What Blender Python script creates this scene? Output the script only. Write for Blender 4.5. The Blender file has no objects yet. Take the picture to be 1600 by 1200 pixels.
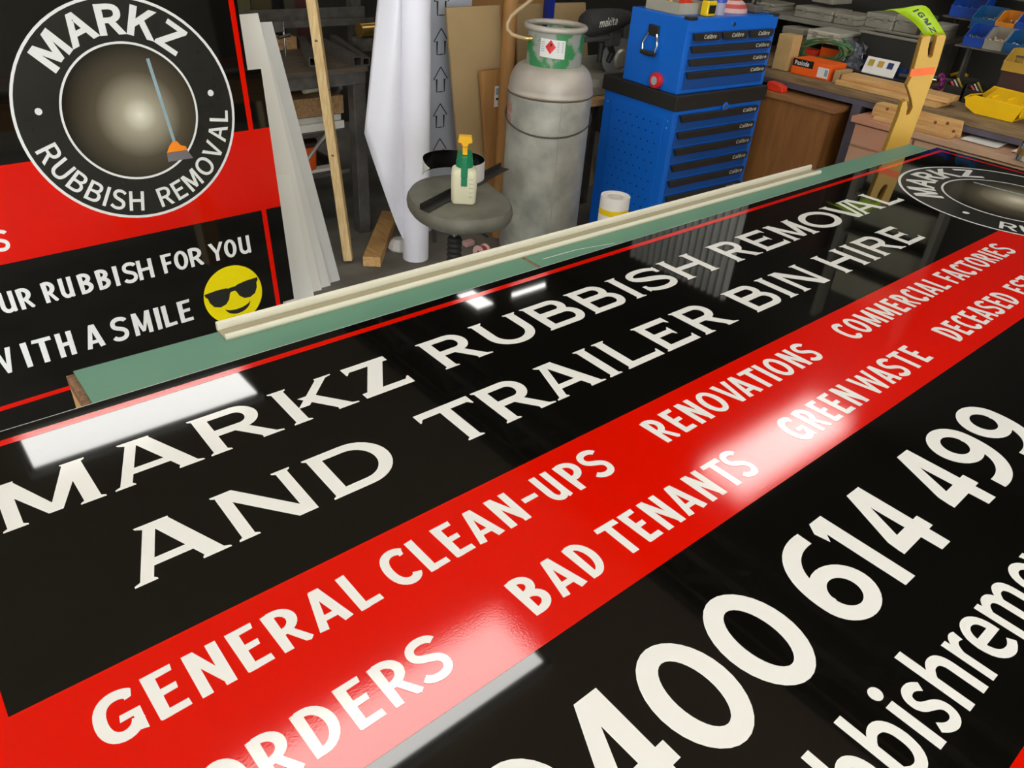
import bpy, bmesh, math, random
from mathutils import Vector, Matrix
from mathutils.geometry import tessellate_polygon

random.seed(7)
SC = bpy.context.scene
COL = SC.collection

# ------------------------------------------------------------------ camera
# phone camera, 1.6 m above the floor, looking down over the work table.
# world: X along the signboard's lettering, Y across it, Z up, floor at 0
F_PX = 1188.27
ROT = ((0.76420969, -0.31186346, 0.56455711),     # rows: world axes in camera
       (-0.64164412, -0.45636682, 0.61645936),    # (x right, y down, z forward)
       (0.06539398, -0.83334897, -0.5488653))
EYE = Vector((0, 0, 1.6))
cam_data = bpy.data.cameras.new('camera')
cam_data.sensor_width = 36
cam_data.lens = 36 * F_PX / 1600
cam_data.clip_start = 0.02
cam = bpy.data.objects.new('camera', cam_data)
COL.objects.link(cam)
m3 = Matrix(((ROT[0][0], -ROT[0][1], -ROT[0][2]),
             (ROT[1][0], -ROT[1][1], -ROT[1][2]),
             (ROT[2][0], -ROT[2][1], -ROT[2][2])))
cam.matrix_world = Matrix.Translation(EYE) @ m3.to_4x4()
SC.camera = cam

# ------------------------------------------------------------------ world / exposure
world = bpy.data.worlds.new('world')
SC.world = world
world.use_nodes = True
bg = world.node_tree.nodes['Background']
bg.inputs[0].default_value = (0.84, 0.92, 1.0, 1)      # overcast daylight, enters by the roller door behind the camera
bg.inputs[1].default_value = 6.0
SC.view_settings.view_transform = 'Standard'
SC.view_settings.look = 'None'
SC.view_settings.gamma = 1
SC.view_settings.use_curve_mapping = False
SC.view_settings.exposure = 1.15
LAMP_POWER = 4.6          # radiance of the ceiling light diffusers
CEIL = 3.2
LIGHTS = [(0.86, 4.25), (0.98, 1.60), (3.95, 1.72)] + [(x, y) for x in (-5.1, -3.6, -2.1, -0.55, 0.98, 2.45, 3.8) for y in (-1.1, -2.4, -3.8)] + [(x, y) for x in (-5.1, -3.6, -2.1) for y in (0.25, 1.6, 2.9, 4.25)]  # first three mirror in the sign; the rest are added unseen for brightness


# ------------------------------------------------------------------ survey helper
def ray(px, py):
    v = (px - 800, py - 600, F_PX)
    return Vector([sum(ROT[i][j] * v[j] for j in range(3)) for i in range(3)])


def at(px, py, X=None, Y=None, Z=None, P=None, plane=None):
    """real-world point sighted at a photo pixel, on a plane of known position"""
    d = ray(px, py)
    if X is not None:
        t = X / d.x
    elif Y is not None:
        t = Y / d.y
    elif Z is not None:
        t = (Z - 1.6) / d.z
    elif P is not None:
        t = math.hypot(P[0], P[1]) / math.hypot(d.x, d.y)
    else:
        o, n = plane
        t = (o - EYE).dot(n) / d.dot(n)
    return EYE + d * t


# ------------------------------------------------------------------ materials
def lin(h):
    h = h.lstrip('#')
    out = []
    for i in (0, 2, 4):
        c = int(h[i:i + 2], 16) / 255
        out.append(c / 12.92 if c <= 0.04045 else ((c + 0.055) / 1.055) ** 2.4)
    return tuple(out)


def mat(name, col, rough=0.5, metal=0.0, var=0.12, vscale=14.0, bump=0.0, bscale=60.0, col2=None,
        stretch=(1, 1, 1), spec=0.5, rvar=0.0, emit=None, alpha=None, trans=0.0, coat=0.0, sharp=False):
    m = bpy.data.materials.new(name)
    m.use_nodes = True
    nt = m.node_tree
    b = nt.nodes['Principled BSDF']
    c1 = lin(col) if isinstance(col, str) else col
    c2 = (lin(col2) if isinstance(col2, str) else col2) if col2 else tuple(max(0, v * (1 - var)) for v in c1)
    tc = nt.nodes.new('ShaderNodeTexCoord')
    mp = nt.nodes.new('ShaderNodeMapping')
    mp.inputs['Scale'].default_value = stretch
    nt.links.new(tc.outputs['Object'], mp.inputs[0])
    nz = nt.nodes.new('ShaderNodeTexNoise')
    nz.inputs['Scale'].default_value = vscale
    nz.inputs['Detail'].default_value = 5
    nt.links.new(mp.outputs[0], nz.inputs['Vector'])
    rp = nt.nodes.new('ShaderNodeValToRGB')
    rp.color_ramp.elements[0].position = 0.46 if sharp else 0.35
    rp.color_ramp.elements[1].position = 0.54 if sharp else 0.65
    rp.color_ramp.elements[0].color = (*c2, 1)
    rp.color_ramp.elements[1].color = (*c1, 1)
    nt.links.new(nz.outputs['Fac'], rp.inputs[0])
    nt.links.new(rp.outputs[0], b.inputs['Base Color'])
    b.inputs['Roughness'].default_value = rough
    b.inputs['Metallic'].default_value = metal
    b.inputs['Specular IOR Level'].default_value = spec
    if coat:
        b.inputs['Coat Weight'].default_value = coat
        b.inputs['Coat Roughness'].default_value = 0.03
    if rvar:
        mr = nt.nodes.new('ShaderNodeMapRange')
        mr.inputs['To Min'].default_value = max(0.01, rough - rvar)
        mr.inputs['To Max'].default_value = rough + rvar
        nt.links.new(nz.outputs['Fac'], mr.inputs['Value'])
        nt.links.new(mr.outputs[0], b.inputs['Roughness'])
    if bump:
        n2 = nt.nodes.new('ShaderNodeTexNoise')
        n2.inputs['Scale'].default_value = bscale
        n2.inputs['Detail'].default_value = 4
        nt.links.new(mp.outputs[0], n2.inputs['Vector'])
        bp = nt.nodes.new('ShaderNodeBump')
        bp.inputs['Strength'].default_value = bump
        bp.inputs['Distance'].default_value = 0.004
        nt.links.new(n2.outputs['Fac'], bp.inputs['Height'])
        nt.links.new(bp.outputs[0], b.inputs['Normal'])
    if trans:
        b.inputs['Transmission Weight'].default_value = trans
    if alpha is not None:
        b.inputs['Alpha'].default_value = alpha
    if emit:
        b.inputs['Emission Color'].default_value = (*emit[0], 1)
        b.inputs['Emission Strength'].default_value = emit[1]
    return m


M = {}
M['sign_black'] = mat('sign_black', '#0b0a08', 0.035, spec=0.62, var=0.15, vscale=5)
M['sign_red'] = mat('sign_red', '#cc0e00', 0.075, spec=0.5, var=0.04, vscale=5, bump=0.012, bscale=420)
M['white_vinyl'] = mat('white_vinyl', '#d8d7d1', 0.11, var=0.0)
M['sign_edge'] = mat('sign_edge', '#b9bab8', 0.4)
M['emoji_yellow'] = mat('emoji_yellow', '#e2cf00', 0.3, var=0.04)
M['print_grey'] = mat('print_grey', '#8aa0a4', 0.35)
M['print_orange'] = mat('print_orange', '#f58a1f', 0.35)
M['print_bristle'] = mat('print_bristle', '#6e6668', 0.5)
M['logo_grey'] = mat('logo_grey', '#23231f', 0.2)
M['green_top'] = mat('green_top', '#5f8a70', 0.45, col2='#55806a', vscale=3, bump=0.03, bscale=200, rvar=0.08)
M['chipboard'] = mat('chipboard', '#8a6648', 0.85, col2='#5d4029', vscale=120, bump=0.5, bscale=160)
M['pine'] = mat('pine', '#dcae6a', 0.6, col2='#c8924e', vscale=7, stretch=(1, 14, 14), bump=0.06)
M['pine_y'] = mat('pine_y', '#d2a86c', 0.6, col2='#b98a50', vscale=7, stretch=(14, 1, 14), bump=0.06)
M['pine_z'] = mat('pine_z', '#d9bd88', 0.6, col2='#c5a268', vscale=7, stretch=(16, 16, 1), bump=0.06)
M['dusty_wood'] = mat('dusty_wood', '#5f5242', 0.8, col2='#453a2c', vscale=6, stretch=(2, 8, 8), bump=0.1)
M['raw_wood'] = mat('raw_wood', '#b08a5c', 0.7, col2='#8f6b42', vscale=6, stretch=(12, 1.2, 12), bump=0.08)
M['knot'] = mat('knot', '#6b4526', 0.7)
M['cream_pvc'] = mat('cream_pvc', '#c6c1ab', 0.35, var=0.04)
M['cream_dark'] = mat('cream_dark', '#a0997c', 0.4, var=0.04)
M['white_board'] = mat('white_board', '#e6e1d2', 0.32, var=0.02, vscale=2)
M['white_board_shade_b'] = mat('white_board_shade_b', '#d8d4c8', 0.32, var=0.02, vscale=2)  # darker white: shade step between the stacked boards put into the colour
M['white_board_shade_c'] = mat('white_board_shade_c', '#cbc8bf', 0.32, var=0.02, vscale=2)  # darkest white: the rearmost board's shade step, also painted in
M['white_board_d'] = mat('white_board_d', '#eae6d8', 0.3, var=0.02, vscale=2)
M['white_roll'] = mat('white_roll', '#eae8ee', 0.42, var=0.03, vscale=2.5)
M['pack_grey'] = mat('pack_grey', '#a9abb0', 0.4, var=0.08, vscale=3)
M['cardboard'] = mat('cardboard', '#a98c60', 0.8, var=0.1, vscale=5)
M['cardboard_c'] = mat('cardboard_c', '#c39f66', 0.75, var=0.1)
M['cardboard_b'] = mat('cardboard_b', '#a5763f', 0.7, var=0.15, vscale=4, stretch=(9, 9, 1))
M['steel_dark'] = mat('steel_dark', '#5f5a53', 0.5, metal=0.2, col2='#4a4641', vscale=18)
M['steel_paint'] = mat('steel_paint', '#5a5560', 0.5, var=0.2)
M['concrete'] = mat('concrete', '#78746a', 0.75, col2='#5f5b52', vscale=4, bump=0.2, bscale=40)
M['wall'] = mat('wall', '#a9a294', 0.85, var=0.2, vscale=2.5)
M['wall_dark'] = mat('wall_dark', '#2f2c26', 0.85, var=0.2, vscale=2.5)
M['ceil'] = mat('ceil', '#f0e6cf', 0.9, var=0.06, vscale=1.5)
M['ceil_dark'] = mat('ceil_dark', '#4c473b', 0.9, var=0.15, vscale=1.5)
M['galv'] = mat('galv', '#b9b8aa', 0.5, metal=0.2, col2='#96958a', vscale=9, bump=0.12, bscale=18, rvar=0.1)
M['galv_top'] = mat('galv_top', '#b8b0a3', 0.48, metal=0.2, col2='#a89f92', vscale=7, bump=0.05, bscale=30)
M['gas_green'] = mat('gas_green', '#2f7a45', 0.5, col2='#8f9186', vscale=16, sharp=True)
M['rust'] = mat('rust', '#5a4a38', 0.8)
M['red_paint'] = mat('red_paint', '#c4705c', 0.7, col2='#a0958a', vscale=50, sharp=True)
M['chain'] = mat('chain', '#6d6a60', 0.45, metal=0.8)
M['hose'] = mat('hose', '#b59a72', 0.6)
M['brass'] = mat('brass', '#c9a55c', 0.3, metal=0.9)
M['chrome'] = mat('chrome', '#d5d5d2', 0.12, metal=1.0, var=0.03)
M['alu'] = mat('alu', '#b8b6ae', 0.35, metal=0.8, var=0.05)
M['chest_blue'] = mat('chest_blue', '#0a66cc', 0.32, var=0.06, vscale=3)
M['chest_drawer'] = mat('chest_drawer', '#0d4a92', 0.35, var=0.08, vscale=3)
M['blue_post'] = mat('blue_post', '#13277c', 0.4)
M['black_plastic'] = mat('black_plastic', '#24231f', 0.5, var=0.1)
M['black_gloss'] = mat('black_gloss', '#080808', 0.2)
M['rubber'] = mat('rubber', '#1c1b19', 0.7)
M['hole'] = mat('hole', '#04122c', 0.8)
M['silver_text'] = mat('silver_text', '#cfcdbd', 0.4)
M['red_plastic'] = mat('red_plastic', '#d8262a', 0.35)
M['red_bright'] = mat('red_bright', '#e2391c', 0.45)
M['grey_disc'] = mat('grey_disc', '#b5aeb0', 0.4)
M['seat'] = mat('seat', '#6e6d60', 0.6, col2='#5d5c50', vscale=12, bump=0.12, bscale=90)
M['bottle_white'] = mat('bottle_white', '#dcd9b8', 0.4, var=0.05)
M['pump_green'] = mat('pump_green', '#128055', 0.35)
M['pump_yellow'] = mat('pump_yellow', '#f2b80c', 0.35)
M['yellow_bin'] = mat('yellow_bin', '#eebc05', 0.35, var=0.06)
M['yellow_paint'] = mat('yellow_paint', '#cfa23c', 0.5, var=0.08, vscale=4)
M['orange_tape'] = mat('orange_tape', '#ff6a10', 0.45)
M['lime'] = mat('lime', '#a3c80a', 0.45, var=0.05)
M['print_black'] = mat('print_black', '#16160f', 0.5)
M['white_paper'] = mat('white_paper', '#d9d6cf', 0.7, var=0.04)
M['tape_white'] = mat('tape_white', '#e4e0d8', 0.45, var=0.03)
M['yellow_band'] = mat('yellow_band', '#e9c500', 0.45)
M['cab_brown'] = mat('cab_brown', '#93612f', 0.5, col2='#825427', vscale=5, stretch=(8, 8, 1))
M['cab_edge'] = mat('cab_edge', '#9c6b40', 0.45, col2='#84572f', vscale=5, stretch=(8, 1, 8))
M['cab_pink'] = mat('cab_pink', '#b98467', 0.5, col2='#b5a080', vscale=2.2)
M['bench_wood'] = mat('bench_wood', '#8c7350', 0.7, col2='#6c5638', vscale=7, stretch=(12, 1, 12), bump=0.1)
M['orange_box'] = mat('orange_box', '#f2600d', 0.5, var=0.05)
M['cord_green'] = mat('cord_green', '#2f6a3c', 0.5, col2='#5d6a3c', vscale=30)
M['clear_case'] = mat('clear_case', '#a9a595', 0.25, var=0.12, alpha=None)
M['grey_case'] = mat('grey_case', '#8a8576', 0.45, var=0.15)
M['grey_rim'] = mat('grey_rim', '#7d786b', 0.5)
M['tub_black'] = mat('tub_black', '#24241f', 0.45)
M['bin_blue'] = mat('bin_blue', '#0a3f98', 0.4, var=0.15)
M['bin_teal'] = mat('bin_teal', '#0b4f80', 0.4, var=0.15)
M['bin_orange'] = mat('bin_orange', '#cc7c16', 0.45)
M['bin_tan'] = mat('bin_tan', '#b08a2c', 0.5)
M['screws'] = mat('screws', '#a8a08a', 0.4, metal=0.6, col2='#5e5646', vscale=60)
M['screws_red'] = mat('screws_red', '#c86a44', 0.5, col2='#c9c2ae', vscale=70, sharp=True)
M['purple'] = mat('purple', '#6c1a56', 0.6)
M['tool_yellow'] = mat('tool_yellow', '#a8922e', 0.5)
M['dark_blue'] = mat('dark_blue', '#14285a', 0.5)
M['saw_grey'] = mat('saw_grey', '#5d5a54', 0.45, var=0.15)
M['saw_light'] = mat('saw_light', '#a8a492', 0.4, metal=0.4)
M['bag'] = mat('bag', '#2c2b29', 0.85, bump=0.3, bscale=60)
M['clear_film'] = mat('clear_film', '#5f6268', 0.15, var=0.3, vscale=20, bump=0.8, bscale=30)
M['blue_lid'] = mat('blue_lid', '#3a52b4', 0.4)
M['jar'] = mat('jar', '#a6a4b4', 0.25)
M['stripe_red'] = mat('stripe_red', '#b84a44', 0.6)
M['stripe_white'] = mat('stripe_white', '#cfa8a0', 0.6)
M['lamp'] = mat('lamp', '#ffffff', 0.5, emit=((1.0, 0.98, 0.935), LAMP_POWER))
M['lamp_frame'] = mat('lamp_frame', '#cfcdc6', 0.5)
M['corrugated'] = mat('corrugated', '#eceae0', 0.3, var=0.05)
M['plate'] = mat('plate', '#9a977f', 0.5)
M['rack_brown'] = mat('rack_brown', '#3a2118', 0.7)


# ------------------------------------------------------------------ mesh helpers
class MB:
    def __init__(s):
        s.v = []
        s.f = []

    def add(s, vs, fs):
        o = len(s.v)
        s.v += [tuple(p) for p in vs]
        s.f += [[o + i for i in f] for f in fs]
        return s

    def box(s, lo, hi, mtx=None):
        (x0, y0, z0), (x1, y1, z1) = lo, hi
        vs = [Vector(p) for p in ((x0, y0, z0), (x1, y0, z0), (x1, y1, z0), (x0, y1, z0), (x0, y0, z1), (x1, y0, z1), (x1, y1, z1), (x0, y1, z1))]
        if mtx is not None:
            vs = [mtx @ p for p in vs]
        return s.add(vs, [(3, 2, 1, 0), (4, 5, 6, 7), (0, 1, 5, 4), (1, 2, 6, 5), (2, 3, 7, 6), (3, 0, 4, 7)])

    def bar(s, a, b, w, h=None, up=(0, 0, 1)):
        a, b = Vector(a), Vector(b)
        h = h or w
        d = (b - a).normalized()
        u = Vector(up)
        if abs(d.dot(u)) > 0.98:
            u = Vector((1, 0, 0))
        r = d.cross(u).normalized()
        u = r.cross(d)
        vs = []
        for p in (a, b):
            for sx, sy in ((-1, -1), (1, -1), (1, 1), (-1, 1)):
                vs.append(p + r * (sx * w / 2) + u * (sy * h / 2))
        return s.add(vs, [(3, 2, 1, 0), (4, 5, 6, 7), (0, 1, 5, 4), (1, 2, 6, 5), (2, 3, 7, 6), (3, 0, 4, 7)])

    def tube(s, pts, r, n=10, caps=True):
        pts = [Vector(p) for p in pts]
        rs = r if isinstance(r, (list, tuple)) else [r] * len(pts)
        rings = []
        prev = None
        for i, p in enumerate(pts):
            d = (pts[min(i + 1, len(pts) - 1)] - pts[max(i - 1, 0)]).normalized()
            if prev is None:
                u = Vector((0, 0, 1)) if abs(d.z) < 0.9 else Vector((1, 0, 0))
                u = (u - d * u.dot(d)).normalized()
            else:
                u = (prev - d * prev.dot(d)).normalized()
            prev = u
            w = d.cross(u)
            rings.append([p + (u * math.cos(2 * math.pi * k / n) + w * math.sin(2 * math.pi * k / n)) * rs[i] for k in range(n)])
        vs = [q for rg in rings for q in rg]
        fs = []
        for i in range(len(pts) - 1):
            for k in range(n):
                a, b = i * n + k, i * n + (k + 1) % n
                fs.append((a, b, b + n, a + n))
        if caps:
            fs.append(tuple(reversed(range(n))))
            fs.append(tuple((len(pts) - 1) * n + k for k in range(n)))
        return s.add(vs, fs)

    def lathe(s, prof, c=(0, 0, 0), n=32, axis=None, a0=0.0, a1=None):
        """prof = [(radius, height)], revolved about the axis through c"""
        c = Vector(c)
        q = Vector((0, 0, 1)).rotation_difference(Vector(axis).normalized()).to_matrix() if axis is not None else Matrix.Identity(3)
        full = a1 is None
        cnt = n if full else n + 1
        vs = []
        for r, z in prof:
            for k in range(cnt):
                a = 2 * math.pi * k / n if full else a0 + (a1 - a0) * k / n
                vs.append(c + q @ Vector((r * math.cos(a), r * math.sin(a), z)))
        fs = []
        for i in range(len(prof) - 1):
            for k in range(n):
                k2 = (k + 1) % cnt
                fs.append((i * cnt + k, i * cnt + k2, (i + 1) * cnt + k2, (i + 1) * cnt + k))
        return s.add(vs, fs)

    def cyl(s, a, b, r, n=20):
        a, b = Vector(a), Vector(b)
        L = (b - a).length
        return s.lathe([(0.0001, 0), (r, 0), (r, L), (0.0001, L)], a, n, axis=b - a)

    def prism(s, poly, e1, e2, o, n, t):
        """polygon in the (e1,e2) plane at o, extruded by t along n"""
        o, e1, e2, n = Vector(o), Vector(e1), Vector(e2), Vector(n)
        P = [o + e1 * x + e2 * y for x, y in poly]
        k = len(P)
        tri = tessellate_polygon([[Vector((x, y, 0)) for x, y in poly]])
        vs = P + [p + n * t for p in P]
        fs = [tuple(f) for f in tri] + [tuple(k + i for i in reversed(f)) for f in tri]
        fs += [(i, (i + 1) % k, k + (i + 1) % k, k + i) for i in range(k)]
        return s.add(vs, fs)

    def build(s, name, m, parent=None, smooth=False, bevel=0.0, seg=2):
        me = bpy.data.meshes.new(name)
        me.from_pydata(s.v, [], s.f)
        me.update()
        bm = bmesh.new()
        bm.from_mesh(me)
        bmesh.ops.remove_doubles(bm, verts=bm.verts, dist=1e-6)
        bmesh.ops.recalc_face_normals(bm, faces=bm.faces)
        bm.to_mesh(me)
        bm.free()
        return link(name, me, m, parent, smooth, bevel, seg)


def link(name, me, m, parent=None, smooth=False, bevel=0.0, seg=2):
    o = bpy.data.objects.new(name, me)
    COL.objects.link(o)
    me.materials.append(M[m] if isinstance(m, str) else m)
    if smooth:
        for p in me.polygons:
            p.use_smooth = True
        try:
            me.set_sharp_from_angle(angle=math.radians(40))
        except Exception:
            pass
    if bevel:
        b = o.modifiers.new('bevel', 'BEVEL')
        b.width = bevel
        b.segments = seg
        b.limit_method = 'ANGLE'
    if parent is not None:
        o.parent = parent
        o.matrix_parent_inverse = Matrix.Translation(-parent.location) if parent.type == 'EMPTY' else parent.matrix_basis.inverted()
    return o


def tag(o, label, cat, group=None):
    o['label'] = label
    o['category'] = cat
    if group:
        o['group'] = group
    return o


def struct(o):
    o['kind'] = 'structure'
    return o


def stuff(o):
    o['kind'] = 'stuff'
    return o


def thing(name, label, cat, loc=(0, 0, 0), group=None):
    o = bpy.data.objects.new(name, None)
    o.empty_display_size = 0.05
    o.location = loc
    COL.objects.link(o)
    return tag(o, label, cat, group)


def arc(cx, cy, rx, ry, a0, a1, n=14):
    return [(cx + rx * math.cos(math.radians(a0 + (a1 - a0) * i / n)), cy + ry * math.sin(math.radians(a0 + (a1 - a0) * i / n))) for i in range(n + 1)]


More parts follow.
